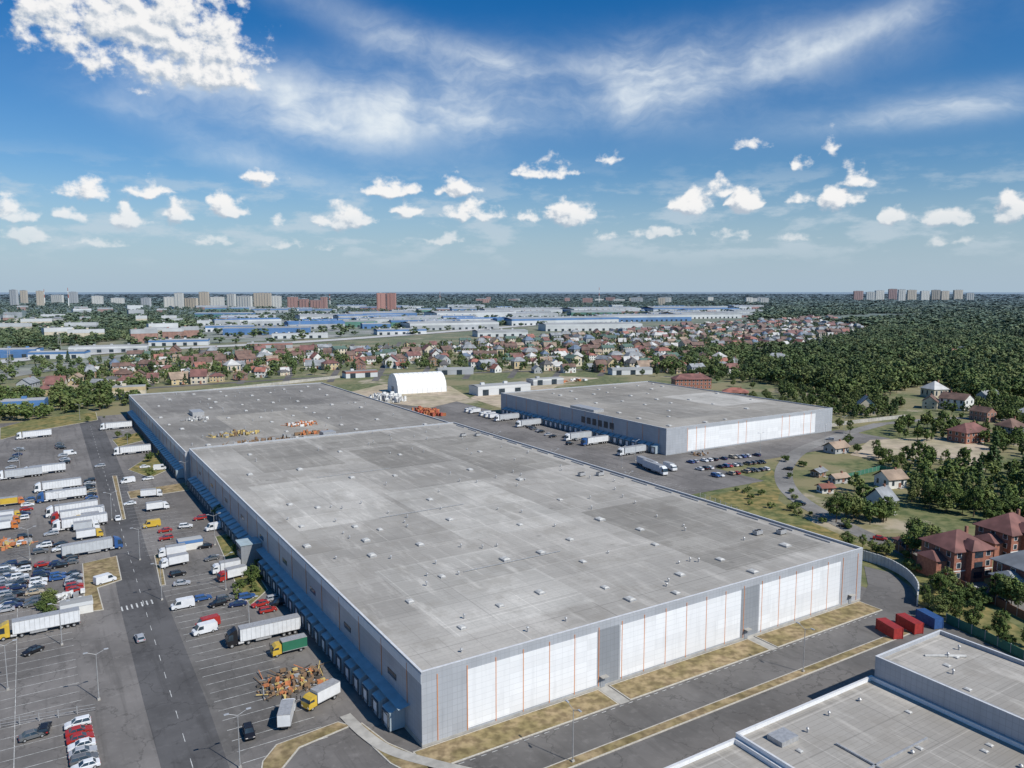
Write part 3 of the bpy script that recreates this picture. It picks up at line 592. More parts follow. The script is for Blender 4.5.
t_brown=M('roof_tile_brown',(.15,.09,.068),.3,.2,reg=True); t_red=M('roof_tile_red',(.28,.11,.08),.3,.2,reg=True); t_grey=M('roof_sheet_grey',(.24,.25,.26),.25,.2,reg=True); t_green=M('roof_sheet_green',(.08,.13,.10),.2,.2,reg=True); t_blue=M('roof_sheet_blue',(.12,.16,.22),.2,.2,reg=True); t_tan=M('roof_shingle_tan',(.3,.22,.16),.25,.2,reg=True); t_mar=M('roof_tile_maroon',(.18,.08,.068),.3,.2,reg=True); t_dk=M('roof_dark',(.10,.093,.09),.2,.2,reg=True); t_lt=M('roof_light',(.48,.47,.45),.15,.2,reg=True)
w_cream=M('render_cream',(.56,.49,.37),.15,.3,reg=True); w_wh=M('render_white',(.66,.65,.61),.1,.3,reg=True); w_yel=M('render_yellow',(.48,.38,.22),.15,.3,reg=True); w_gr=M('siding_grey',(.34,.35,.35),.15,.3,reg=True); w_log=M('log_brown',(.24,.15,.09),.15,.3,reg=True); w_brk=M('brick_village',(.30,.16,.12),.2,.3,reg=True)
big_house('brick_house',(955,572),13,12,8.6,4,'hip',m_brick,t_mar,.25,3); big_house('brick_house',(1008,552),14,12,8.0,4.5,'hip',m_brick,t_mar,.35,3); big_house('brick_house',(1030,592),13,12,8,4.2,'hip',M('brick_dark',(.2,.08,.06),.2,1.5),t_grey,.3,2)
big_house('brick_house',(908,548),6,5,2.8,1.6,'hip',m_brick,t_mar,.3,1,False)
big_house('gabled_house',(866,414),10,11,6,6,'gable',w_cream,t_grey,1.3,2,False); big_house('gabled_house',(880,512),7,8,5,4.5,'gable',w_wh,t_grey,.6,2,False); big_house('brick_house',(968,441),18,11,6,4,'hip',m_brick,t_mar,.4,2,False); big_house('brick_house',(1010,436),12,10,6,4,'hip',w_gr,t_brown,.4,2,False)
big_house('brick_house',(691,388),30,12,8,4,'hip',m_brick,t_mar,.1,3,False); big_house('brick_house',(735,398),18,12,5,3,'hip',w_cream,t_red,-.3,2,False); big_house('white_mansion',(776,366),24,14,10,4,'hip',w_wh,t_grey,.1,3,False)
big_house('gabled_house',(836,452),10,7,3,2.5,'gable',w_gr,t_tan,.5,1,False); big_house('garden_shed',(818,476),6,4,2.5,1.2,'gable',w_log,t_grey,.7,1,False); big_house('garden_shed',(838,482),7,4,2.5,1.4,'gable',w_gr,t_tan,.4,1,False); big_house('garden_shed',(825,492),5,4,2.4,1.2,'gable',w_wh,t_red,.2,1,False)
big_house('gabled_house',(890,486),9,8,4,3,'gable',w_wh,t_tan,.3,1,False); big_house('gabled_house',(930,408),12,9,5,4,'gable',w_cream,t_brown,1.,2,False)
HV=[]
walls_=[w_cream,w_wh,w_yel,w_gr,w_brk,w_log,w_brk,w_cream,w_wh]; roofs_=[t_red,t_mar,t_brown,t_grey,t_red,t_green,t_tan,t_lt,t_brown,t_grey,t_mar,t_dk,t_lt,t_brown,t_blue,t_tan,t_grey]
for i in range(34):
    w=random.uniform(8,16); d=random.uniform(7,11); HV.append(house_joined('house_%d'%i,w,d,random.choice([3,4,5.5,6,7]),random.uniform(2.6,4.8),random.choice(['gable','gable','hip','mansard']),random.choice(walls_),roofs_[i%len(roofs_)],random.choice([1,2,2])))
def inpoly(X,Y,poly):
    c=np.zeros(X.shape,bool); n=len(poly); j=n-1
    for i in range(n):
        xi,yi=poly[i][:2]; xj,yj=poly[j][:2]
        c^=((yi>Y)!=(yj>Y))&(X<(xj-xi)*(Y-yi)/((yj-yi) if yj!=yi else 1e-9)+xi); j=i
    return c
def grid(poly,sp,d0=0,d1=1e9,jit=.45):
    P=np.array([p[:2] for p in poly]); x0,y0=P.min(0); x1,y1=P.max(0)
    X,Y=np.meshgrid(np.arange(x0,x1,sp),np.arange(y0,y1,sp)); X=X.ravel()+rng.uniform(-jit,jit,X.size)*sp; Y=Y.ravel()+rng.uniform(-jit,jit,Y.size)*sp
    D=np.hypot(X,Y); k=inpoly(X,Y,poly)&(D>=d0)&(D<d1); return np.stack([X[k],Y[k]],1)
village=[GP([(20,395),(148,356),(350,352),(600,335),(700,326),(830,318),(870,328),(820,346),(700,352),(760,372),(690,376),(640,372),(560,374),(470,372),(380,368),(330,374),(150,388),(60,398)]),
         GP([(900,356),(960,350),(1000,350),(1010,356),(930,362)]),GP([(925,395),(1000,398),(1060,425),(1010,428),(950,420)])]
nh=0
for vi,vp in enumerate(village):
    for x,y in grid(vp,22.5,jit=.45):
        k=random.uniform(.75,1.3)
        if random.random()<(.70 if vi==0 else .35): nh+=1; ob('village_house',random.choice(HV),(x,y,0),random.choice([.35,.35+1.57,.2,.6])+random.uniform(-.3,.3),scl=(k,k,k))
print('houses',nh)
b=MB()
for k in range(14): ribbon(b,GP([(150+k*45,386-k*1.),(165+k*47,352-k*2.)]),6,.02+k*.004,0,False)
ribbon(b,GP([(0,398),(150,388),(330,377),(470,373),(640,368)]),9,.1); ribbon(b,GP([(20,380),(200,362),(450,352),(700,332)]),8,.13)
ob('village_street',b.mesh('village_street',[m_asph2]))
# ---------------------------------------------------------------- distance: motorway corridor, industry, city
m_pale=M('pale_concrete_yard',(.30,.29,.265),.2,.02,big=(.006,(.5,.6,.42)),reg=True)
sheet('industrial_yard',[GP([(-200,362),(0,352),(160,346),(350,337),(640,316),(760,310),(700,308),(560,309),(350,314),(200,320),(150,343),(0,349),(-200,356)]),GP([(-100,385),(0,368),(150,352),(148,357),(20,376),(-60,395)])],.25,m_pale)
b=MB(); P=ribbon(b,GP([(-250,392),(0,362),(150,350),(350,339),(620,319),(800,308)]),38,.6); ob('motorway',b.mesh('motorway',[M('motorway_concrete',(.46,.45,.43),.08,.05)]))
def facade(name,c,sx,sz,win=(.12,.14,.17)):
    m,nt,bs=newmat(name); q=NB(nt); o=q.n('ShaderNodeTexCoord').outputs['Object']; s=q.n('ShaderNodeSeparateXYZ'); nt.links.new(o,s.inputs[0])
    a=q.m('LESS_THAN',q.m('FRACT',q.m('DIVIDE',q.m('ADD',s.outputs[0],s.outputs[1]),sx)),.45); z=q.m('LESS_THAN',q.m('FRACT',q.m('DIVIDE',s.outputs[2],sz)),.45)
    pos=q.n('ShaderNodeNewGeometry').outputs['Position']
    nt.links.new(haze_tint(q,q.mix(q.m('MULTIPLY',a,z),c,win),pos,16000.,(.3,.37,.43)),bs.inputs['Base Color']); bs.inputs['Roughness'].default_value=.7; return m
f_w=facade('facade_white',(.62,.59,.53),3.2,3.); f_r=facade('facade_red',(.40,.19,.14),3.2,3.); f_c=facade('facade_cream',(.54,.44,.32),3.2,3.); f_b=facade('facade_grey',(.42,.42,.42),3.2,3.); f_rb=facade('facade_brown',(.46,.19,.13),3.2,3.)
def ztop(ty,d):
    v=(ty-384)/FPX; return H-d*(ST+v*CT)/(CT-v*ST)
def tower(px,ty,wpx,d,mat,dep=16,name='apartment_block'):
    h=max(12,ztop(ty,d)); w=max(9,wpx*d/FPX*1.0); x=(px-512)/FPX*d*1.0
    b=MB(); b.box(-w/2,-dep/2,0,w/2,dep/2,h,0,1); b.box(-w*.2,-dep*.25,h,w*.1,dep*.25,h+3,1); b.box(w*.25,-dep*.25,h,w*.32,dep*.25,h+2.4,1)
    for i in range(max(1,int(w/12))): b.box(-w/2+3+i*12,-dep/2-1.2,3,-w/2+6.5+i*12,-dep/2-.01,h-3,2)
    b.box(-w/2-.4,-dep/2-.4,h-.01,w/2+.4,-dep/2+.3,h+.9,1)
    ob(name,b.mesh(name,[mat,m_gray,mat]),(x,d,0),random.uniform(-.25,.25))
for px,ty,w in [(171,297,9),(181,293,8),(193,298,13),(206,292,9),(219,297,13),(233,294,8),(246,296,15),(264,293,17),(278,296,9)]: tower(px,ty,w,3300+random.uniform(-200,300),random.choice([f_w,f_w,f_c]))
for px,ty,w in [(294,297,10),(305,299,9),(318,300,13),(325,297,6)]: tower(px,ty,w,3150,f_r)
for px,w in((382,9),(392,9)): tower(px,293.,w,3000,f_rb)
for px,ty,w in [(856,291,9),(868,292,8),(877,290.5,9),(890,289,8),(899,289.5,7),(909,290,9),(922,291,9),(933,290,8),(942,291,8),(955,290,9),(967,293,7)]: tower(px,ty,w,5600+random.uniform(-300,300),random.choice([f_w,f_c,f_c,f_r]))
for px,ty,w in [(17,290,7),(27,290.5,6),(43,291,6),(60,295,12),(76,292,8),(148,298,9),(100,296,10),(120,298,12)]: tower(px,ty,w,3900+random.uniform(-300,500),random.choice([f_w,f_b,f_c]))
for px,ty,w in [(12,324,24),(36,322,20),(60,326,20),(4,318,16)]: tower(px,ty,w,1900,random.choice([f_w,f_c]),14)
for i in range(22): px=random.uniform(480,780); tower(px,random.uniform(297.,299.5),random.uniform(4,12),4600+random.uniform(-500,700),random.choice([f_w,f_r,f_c,f_b]))
i_w=M('shed_white',(.56,.57,.57),.08,.05,reg=True); i_b=M('shed_blue',(.07,.17,.36),.15,.05,reg=True); i_g=M('shed_green',(.07,.2,.14),.15,.05,reg=True); i_r=M('shed_red',(.3,.13,.1),.15,.05,reg=True); i_gy=M('shed_grey',(.36,.37,.38),.15,.05,reg=True); i_rf=M('shed_roof',(.32,.32,.31),.25,.01,reg=True)
def shed(px,py,w,d,h,m1,m2,rz=.35,name='industrial_building',rf=None):
    b=MB(); b.box(-w/2,-d/2,0,w/2,d/2,h*.7,0); b.box(-w/2-.1,-d/2-.1,h*.7,w/2+.1,d/2+.1,h,1,1)
    b.add([(-w/2,-d/2,h+.02),(w/2,-d/2,h+.02),(w/2,0,h+d*.04),(-w/2,0,h+d*.04),(w/2,d/2,h+.02),(-w/2,d/2,h+.02)],[(0,1,2,3),(3,2,4,5)],2)
    for i in range(int(w/14)): b.box(-w/2+4+i*14,-d/2-.2,0,-w/2+9+i*14,-d/2-.01,4.5,3)
    for i in range(int(w/20)): b.box(-w/2+6+i*20,-1.2,h+d*.035,-w/2+9+i*20,1.2,h+d*.04+1.5,0)
    ob(name,b.mesh(name,[m1,m2,rf or i_rf,m_glass]),(*G(px,py),0),rz)
for a in [(268,334,150,50,12,i_b,i_b),(230,331,90,40,11,i_w,i_b),(338,327,160,60,12,i_g,i_g),(300,338,90,25,8,i_w,i_w),(560,324,280,70,15,i_w,i_b),(640,321,260,70,15,i_b,i_w),(450,329,190,70,14,i_gy,i_w),(500,336,90,40,10,i_w,i_gy),(400,334,90,40,9,i_w,i_b),(110,352,90,30,8,i_gy,i_w),(60,358,60,24,8,i_w,i_b),(12,357,60,30,10,i_b,i_b),(180,345,80,30,8,i_w,i_b),(270,348,60,25,7,i_gy,i_r),(700,318,220,90,15,i_w,i_gy),(470,318,240,110,17,i_w,i_w),(380,318,190,100,15,i_b,i_b),(520,314,260,120,16,i_w,i_w),(600,313,260,120,16,i_b,i_w),(440,322,180,80,14,i_b,i_w),(590,330,200,60,13,i_w,i_w),(680,312,260,120,16,i_w,i_b),(330,320,170,80,14,i_w,i_gy)]: shed(*a,rz=random.uniform(.2,.45))
for i in range(85):
    px=random.uniform(190,750); py=random.uniform(308,331-max(0,(px-300))*.03); shed(px,py,random.uniform(50,170),random.uniform(25,60),random.uniform(8,16),random.choice([i_w,i_w,i_gy,i_b,i_gy,i_gy,i_r,i_g]),random.choice([i_w,i_b,i_gy,i_gy]),random.uniform(.1,.6),rf=random.choice([i_rf,i_rf,i_gy,i_b]))
for i in range(34):
    px=random.uniform(-60,200); py=random.uniform(310,345); shed(px,py,random.uniform(20,60),random.uniform(12,18),random.uniform(14,22),random.choice([i_w,i_gy,w_cream,w_brk]),random.choice([i_w,i_gy]),random.uniform(.1,.8))
shed(500,393,46,16,7,i_w,i_w,.5,'storage_hall'); shed(545,384,30,12,5,i_gy,i_w,.5,'storage_hall'); shed(130,398,22,14,9,w_cream,w_yel,.4,'gatehouse'); shed(360,377,30,12,6,i_w,i_r,.5,'storage_hall'); shed(455,374,34,12,6,i_gy,i_gy,.2,'storage_hall'); shed(630,374,40,14,6,i_w,i_gy,.2,'storage_hall'); shed(12,412,40,16,8,i_b,i_b,.4,'storage_hall')
shed(77,612,7,4,3,w_wh,i_w,ROT,'site_office'); shed(190,548,7,4,3,w_wh,i_b,ROT,'site_office')
def chim(px,py,h):
    b=MB()
    for k in range(6): b.tube((0,0,h*k/6),(0,0,h*(k+1)/6),2.4-k*.25,2.4-(k+1)*.25,10,(k+1)%2 if k>2 else 1)
    ob('chimney',b.mesh('chimney',[c_re,c_wh]),(*G(px,py),0))
for a in((599,304,95),(45,306,85),(69,308,90),(440,303,70),(330,306,60)): chim(*a)
b=MB()
for s in((-1,-1),(1,-1),(1,1),(-1,1)): b.tube((s[0]*2.2,s[1]*2.2,0),(s[0]*.4,s[1]*.4,26),.12,.08,4,0)
for z in range(3,26,3):
    k=2.2-1.8*z/26; k2=2.2-1.8*(z-3)/26
    b.tube((-k2,-k2,z-3),(k,-k,z),.06,.06,4,0); b.tube((-k2,k2,z-3),(k,k,z),.06,.06,4,0); b.tube((-k2,-k2,z-3),(-k,k,z),.06,.06,4,0); b.tube((k2,-k2,z-3),(k,k,z),.06,.06,4,0)
for z in(17,21,25): b.tube((-4,0,z),(4,0,z+.3),.12,.12,4,0)
pm=b.mesh('pylon',[m_metal])
for p in [(60,352),(180,345),(300,336),(430,327),(740,340),(820,352),(10,372)]: ob('power_pylon',pm,(*G(*p),0),.4)
# ---------------------------------------------------------------- trees
def leafmat(name,c1,c2):
    m,nt,bs=newmat(name); q=NB(nt); pos=q.n('ShaderNodeNewGeometry').outputs['Position']; oi=q.n('ShaderNodeObjectInfo')
    f=q.sm(q.noise(pos,.35,1),.3,.7); col=q.mix(f,c1,c2)
    col=q.mix(q.m('MULTIPLY',oi.outputs['Random'],.5),col,sc(c1,.62))
    col=q.mix(q.m('MULTIPLY',q.m('GREATER_THAN',q.m('FRACT',q.m('MULTIPLY',oi.outputs['Random'],7.)),.66),.5),col,(.22,.24,.085))
    col=q.mix(q.m('MULTIPLY',q.sm(q.noise(pos,.006,3),.42,.62),.45),col,sc(c1,.6))
    col=haze_tint(q,col,pos)
    nt.links.new(col,bs.inputs['Base Color']); bs.inputs['Roughness'].default_value=.8; bs.inputs['Specular IOR Level'].default_value=.2
    return m
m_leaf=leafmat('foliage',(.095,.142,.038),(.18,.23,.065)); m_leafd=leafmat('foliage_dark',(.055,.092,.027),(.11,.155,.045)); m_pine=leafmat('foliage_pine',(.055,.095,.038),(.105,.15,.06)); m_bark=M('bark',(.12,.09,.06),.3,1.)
def treem(name,h,cr,nc,nl,leaf,kind='dec'):
    b=MB(); b.tube((0,0,-.2),(0,0,h*.5),.022*h,.012*h,7,0); b.tube((0,0,h*.5),(random.uniform(-.3,.3),0,h*.85),.012*h,.004*h,5,0)
    cl=[]
    if kind=='dec':
        for i in range(nc):
            a=random.random()*6.28; u=random.uniform(-1,1); r=random.uniform(.45,1)**.6; rr=math.sqrt(1-u*u)*cr*r*random.uniform(.75,1.15)
            z=h*.6+u*h*.36*r
            if z<h*.42: rr*=.75
            cl.append((rr*math.cos(a),rr*math.sin(a),z,cr*random.uniform(.22,.4)))
        for i in range(6): c=cl[i]; b.tube((0,0,h*random.uniform(.3,.5)),(c[0]*.8,c[1]*.8,c[2]),.009*h,.003*h,5,0)
    else:
        for i in range(nc):
            z=random.random()**1.3; R_=cr*(1-z)**.8; a=random.random()*6.28; rr=R_*random.uniform(.4,1.05); cl.append((rr*math.cos(a),rr*math.sin(a),h*(.15+.83*z),cr*.22))
        for i in range(6): c=cl[i]; b.tube((0,0,c[2]),(c[0],c[1],c[2]-.2),.006*h,.002*h,4,0)
    for c in cl:
        lit=1 if random.random()<.62 else 2  # each clump takes one of two foliage tones at random
        for k in range(nl):
            d=Vector((random.gauss(0,1),random.gauss(0,1),random.gauss(0,.8))).normalized()*c[3]*random.uniform(.3,1.1)
            p=Vector(c[:3])+d; n=(d.normalized()+Vector((random.gauss(0,.5),random.gauss(0,.5),random.gauss(0,.5)+.6))).normalized(); u=n.orthogonal().normalized(); w=n.cross(u); a=random.random()*3.1
            e1=(u*math.cos(a)+w*math.sin(a))*leaf*random.uniform(.6,1.2); e2=(w*math.cos(a)-u*math.sin(a))*leaf*random.uniform(.4,.9)
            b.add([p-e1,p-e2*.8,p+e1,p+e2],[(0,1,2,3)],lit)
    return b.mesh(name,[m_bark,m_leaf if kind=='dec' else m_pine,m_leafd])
near=[treem('deciduous_a',11,4.2,60,34,.42),treem('deciduous_b',9,3.6,50,34,.4),treem('birch',12,3.0,50,30,.38)]; nearp=[treem('spruce_a',14,3.2,110,16,.42,'con'),treem('pine_a',13,2.8,90,18,.4,'con')]
bush=treem('bush',2.6,1.7,24,26,.25)
def mkcol(name,meshes):
    c=bpy.data.collections.new(name)
    for i,m in enumerate(meshes): o=bpy.data.objects.new(m.name,m); c.objects.link(o)
    return c
mid=mkcol('tree_variants',[treem('tree_v%d'%i,random.uniform(10,14),random.uniform(3.4,4.6),28,9,1.1) for i in range(7)]+[treem('conifer_v%d'%i,random.uniform(14,17),3.,40,6,1.,'con') for i in range(1)])
farc=mkcol('far_tree_variants',[treem('far_tree_v%d'%i,random.uniform(11,14),random.uniform(3.6,4.6),13,5,2.0) for i in range(5)])
def scatter(name,pts,scl,col):
    n=len(pts); me=bpy.data.meshes.new(name); P=np.zeros((n,3),np.float32); P[:,:2]=pts; me.vertices.add(n); me.vertices.foreach_set('co',P.ravel())
    a=me.attributes.new('scl','FLOAT_VECTOR','POINT'); a.data.foreach_set('vector',scl.astype(np.float32).ravel())
    a=me.attributes.new('rotv','FLOAT_VECTOR','POINT'); r=np.zeros((n,3),np.float32); r[:,2]=rng.uniform(0,6.28,n); a.data.foreach_set('vector',r.ravel())
    a=me.attributes.new('vid','INT','POINT'); a.data.foreach_set('value',rng.integers(0,len(col.objects),n).astype(np.int32)); me.update()
    o=ob(name,me); ng=bpy.data.node_groups.new(name,'GeometryNodeTree'); ng.interface.new_socket('Geometry',in_out='INPUT',socket_type='NodeSocketGeometry'); ng.interface.new_socket('Geometry',in_out='OUTPUT',socket_type='NodeSocketGeometry')
    gi=ng.nodes.new('NodeGroupInput'); go=ng.nodes.new('NodeGroupOutput'); ip=ng.nodes.new('GeometryNodeInstanceOnPoints'); ci=ng.nodes.new('GeometryNodeCollectionInfo')
    ci.inputs['Collection'].default_value=col; ci.inputs['Separate Children'].default_value=True; ci.inputs['Reset Children'].default_value=True
    def na(nm,dt): x=ng.nodes.new('GeometryNodeInputNamedAttribute'); x.data_type=dt; x.inputs['Name'].default_value=nm; return [s for s in x.outputs if s.enabled and s.name=='Attribute'][0]
    l=ng.links.new; l(gi.outputs[0],ip.inputs['Points']); l(ci.outputs[0],ip.inputs['Instance']); ip.inputs['Pick Instance'].default_value=True
    l(na('vid','INT'),ip.inputs['Instance Index']); l(na('rotv','FLOAT_VECTOR'),ip.inputs['Rotation']); l(na('scl','FLOAT_VECTOR'),ip.inputs['Scale']); l(ip.outputs[0],go.inputs[0])
    md=o.modifiers.new('scatter','NODES'); md.node_group=ng; return o
def forest(name,polys,bands=((0,900,7.2),(900,1700,10),(1700,3500,19),(3500,7000,48),(7000,15000,130)),keep=1.,sz=1.,gaps=True):
    for tag,col,lo,hi in (('',mid,0,1700),('_far',farc,1700,1e9)):
        A_=[];S_=[]
        for poly in polys:
            for d0,d1,sp in bands:
                if d0<lo or d0>=hi: continue
                q_=grid(poly,sp,d0,d1)
                if len(q_)==0: continue
                k=rng.random(len(q_))<keep
                if gaps: k&=(np.sin(q_[:,0]/61.)+np.sin(q_[:,1]/83.+q_[:,0]/140.)+.6*np.sin(q_[:,1]/37.))<1.75
                q_=q_[k]; s=np.zeros((len(q_),3)); u=rng.uniform(.6,1.35,len(q_)); f=max(.85,sp/7.)
                s[:,0]=f*u*sz; s[:,1]=f*u*sz; s[:,2]=u*rng.uniform(.75,1.1,len(q_))*sz; A_.append(q_); S_.append(s)
        if not A_: continue
        A_=np.concatenate(A_); S_=np.concatenate(S_); print(name+tag,len(A_)); scatter(name+tag,A_,S_,col)
forest('forest',[GP([(812,324),(1024,311),(1500,311),(1700,420),(1060,436),(1030,400),(985,404),(930,384),(875,400),(835,398),(800,388),(760,384),(770,360),(820,347),(875,330)])],keep=.88)
forest('village_woods',[GP([(760,384),(700,376),(655,374),(650,356),(720,350),(820,347),(770,362)])],keep=.55,sz=.85)
forest('distant_forest',[GP([(-330,346),(0,324),(60,318),(150,314),(200,327),(140,338),(60,347),(-100,356)]),GP([(760,309),(780,305),(1100,302),(1500,302),(1500,310),(1024,311),(830,316),(750,322)])],keep=.6)
far=[[(4300*math.sin(math.radians(a)),4300*math.cos(math.radians(a))) for a in range(-56,57,4)]+[(15000*math.sin(math.radians(a)),15000*math.cos(math.radians(a))) for a in range(56,-57,-4)]]
forest('horizon_forest',far,((4300,7000,50),(7000,15000,130)),.7)
forest('tree_belt',[GP([(-100,430),(0,405),(60,399),(120,397),(148,402),(100,412),(40,420),(0,425),(-60,445)]),GP([(0,398),(60,394),(140,389),(148,396),(60,400),(0,404)])],keep=.7,sz=.8)
forest('woodland',[GP([(905,462),(960,458),(1000,470),(1015,500),(985,520),(935,508),(905,490)]),GP([(838,498),(850,486),(885,494),(898,510),(890,535),(862,530)]),GP([(950,410),(1060,440),(1150,470),(1100,430),(1000,398)]),GP([(895,432),(930,424),(1020,440),(1060,470),(1010,462),(985,446),(900,440)]),GP([(1000,470),(1100,480),(1150,600),(1060,560),(1010,520)]),GP([(780,385),(850,396),(905,404),(895,418),(850,420),(826,414),(780,398)])],((0,900,5.8),),.72,.62)
vt=np.concatenate([grid(vp,11) for vp in village]); vt=vt[rng.random(len(vt))<.62]; s=np.ones((len(vt),3))*rng.uniform(.35,.82,(len(vt),1)); scatter('garden_trees',vt,s,mid)
it=grid(GP([(-200,372),(160,348),(350,340),(760,309),(760,303),(150,303),(-200,303)]),36); it=it[rng.random(len(it))<.5]; s=np.ones((len(it),3))*rng.uniform(.7,1.1,(len(it),1)); s[:,:2]*=2.; scatter('suburban_trees',it,s,farc)
it=grid(GP([(-100,388),(0,365),(250,350),(380,356),(300,372),(100,382)]),13); it=it[rng.random(len(it))<.35]; s=np.ones((len(it),3))*rng.uniform(.5,.95,(len(it),1)); scatter('roadside_trees',it,s,mid)
def T(p,kind=None,s=None):
    me=kind or random.choice(near); k=s or random.uniform(.65,1.05); nm='spruce_tree' if me in nearp else('bush' if me is bush else 'deciduous_tree'); ob(nm,me,(*G(*p),0),random.random()*6,scl=(k,k,k*random.uniform(.9,1.1)))
def cl(x0,y0,x1,y1,n,ks=None,smin=.55,smax=.95):
    for i in range(n): u=random.random(); T((x0+(x1-x0)*u+random.uniform(-12,12),y0+(y1-y0)*u+random.uniform(-5,5)),random.choice(ks or near),random.uniform(smin,smax))
cl(905,500,1000,520,16,near+nearp); cl(840,520,895,520,14); cl(905,545,930,560,6); cl(990,600,1040,615,5); cl(885,555,1000,612,16,[bush],.7,1.3); cl(930,606,1020,650,22,[bush]+near,.35,.7); cl(965,500,1024,520,12,near+nearp)
cl(760,395,840,430,14,near,.5,.8); cl(820,440,900,470,16,near,.4,.7); cl(1000,470,1030,500,4,nearp,1.,1.4); cl(730,490,850,530,16,[bush],.5,1.); cl(640,380,760,385,16,near,.6,.9); cl(930,585,945,600,4,near,.4,.6)
cl(850,545,900,560,6,near,.35,.5); cl(790,455,800,500,6,[bush],.7,1.2)
for p in [(118,438),(128,440),(137,436),(240,560),(246,572),(252,585),(235,548),(230,540),(160,430),(170,437),(50,605),(48,618),(104,418),(88,422),(220,520),(208,500),(258,592),(150,478),(150,462),(162,458),(172,462)]: T(p,random.choice([near[1],near[0],bush]),random.uniform(.4,.6))
for i in range(14): T((random.uniform(235,262),random.uniform(560,600)),bush,random.uniform(.5,.9))
for i in range(9): T((random.uniform(42,60),random.uniform(600,616)),bush,random.uniform(.5,1.))
# ---------------------------------------------------------------- light and sky
SEL=math.radians(45); sd=Vector((.79,-.61,0)).normalized(); SAZ=math.atan2(sd.x,sd.y)
sl=bpy.data.lights.new('sun','SUN'); sl.energy=4.9; sl.angle=math.radians(.53); sl.color=(1.,.945,.86); so=bpy.data.objects.new('sun',sl); scene.collection.objects.link(so)
dirv=Vector((sd.x*math.cos(SEL),sd.y*math.cos(SEL),math.sin(SEL))); so.rotation_euler=dirv.to_track_quat('Z','Y').to_euler(); so.location=(0,0,300)
w=bpy.data.worlds.new('World'); scene.world=w; w.use_nodes=True; nt=w.node_tree; q=NB(nt); bg=nt.nodes['Background']; bg.inputs['Strength'].default_value=.1
try: w.cycles.sampling_method='MANUAL'; w.cycles.sample_map_resolution=256
except Exception as ex: print(ex)
sky=q.n('ShaderNodeTexSky'); sky.sky_type='NISHITA'; sky.sun_disc=False; sky.sun_elevation=SEL; sky.sun_rotation=SAZ; sky.altitude=100; sky.air_density=1.; sky.dust_density=1.; sky.ozone_density=2.
dv=q.n('ShaderNodeTexCoord').outputs['Generated']; sp=q.n('ShaderNodeSeparateXYZ'); nt.links.new(dv,sp.inputs[0])
az=q.m('ARCTAN2',sp.outputs[0],sp.outputs[1]); el=q.m('ARCSINE',sp.outputs[2])
cb=q.n('ShaderNodeCombineXYZ'); nt.links.new(az,cb.inputs[0]); nt.links.new(el,cb.inputs[1]); P0=cb.outputs[0]
def AE(px,py):
    u=(px-512)/FPX; v=(py-384)/FPX; d=Vector((u,CT-v*ST,-(ST+v*CT))).normalized(); return math.atan2(d.x,d.y),math.asin(d.z)
ROWS=[[(84,191,28,16),(150,189,26,13),(262,175,36,10),(393,189,32,14),(453,188,30,18),(548,170,38,15),(605,157,20,9),(750,144,32,7),(795,162,19,12),(832,144,12,13)],
[(12,211,28,15),(65,212,22,12),(128,220,24,17),(174,213,20,17),(222,207,28,18),(278,222,14,9),(345,219,30,21),(405,209,26,12),(470,211,36,16),(568,215,30,20)],
[(22,234,28,11),(100,241,32,6),(210,238,40,6),(300,243,36,6),(440,238,42,8),(529,215,18,12),(655,232,40,11),(728,234,28,9),(800,236,40,7),(940,238,46,7)],
[(606,233,22,7),(692,204,26,19),(740,200,24,21),(796,198,15,11),(832,198,34,20),(888,214,24,14),(942,217,34,12),(1006,211,28,20)],
[(720,190,22,14),(852,180,22,16),(560,205,18,12)]]
BIG=[(110,20,66,40),(175,34,66,42),(214,64,38,24),(60,4,34,20)]
S=FPX; RNG=.62; OFF=.0105; RM=.045**2
def rampnode(r):
    cr=q.n('ShaderNodeValToRGB'); e=cr.color_ramp.elements; st=[]
    r=sorted(r); prev=-9
    for i,(x,y,rx,ry) in enumerate(r):
        a,el_=AE(x,y); k=math.cos(a)**1.2; d=rx*1.12/S*k
        lo=max(-d,(prev-a)) if prev>-9 else -d
        for da,t in((lo,0.),(0,1.),(d,0.)): st.append((a+da,el_-.004,(ry*1.12/S+OFF)**2/RM*t))
        prev=a+d
    st.sort(key=lambda z:z[0]); pts=[((a+RNG)/(2*RNG),min(1,max(0,e_/.4)),min(1,t)) for a,e_,t in st]; pts=[p for p in pts if 0<=p[0]<=1]
    e[0].position=pts[0][0]; e[0].color=(pts[0][1],pts[0][2],0,1); e[1].position=pts[-1][0]; e[1].color=(pts[-1][1],pts[-1][2],0,1)
    for p in pts[1:-1]:
        if len(e)>=32: break
        n_=e.new(p[0]); n_.color=(p[1],p[2],0,1)
    return cr
wn=q.noise(P0,45.,2,.5,'Color',dim='2D'); warp=q.v('SCALE',q.v('SUBTRACT',wn,(.5,.5,.5)),scale=.014)
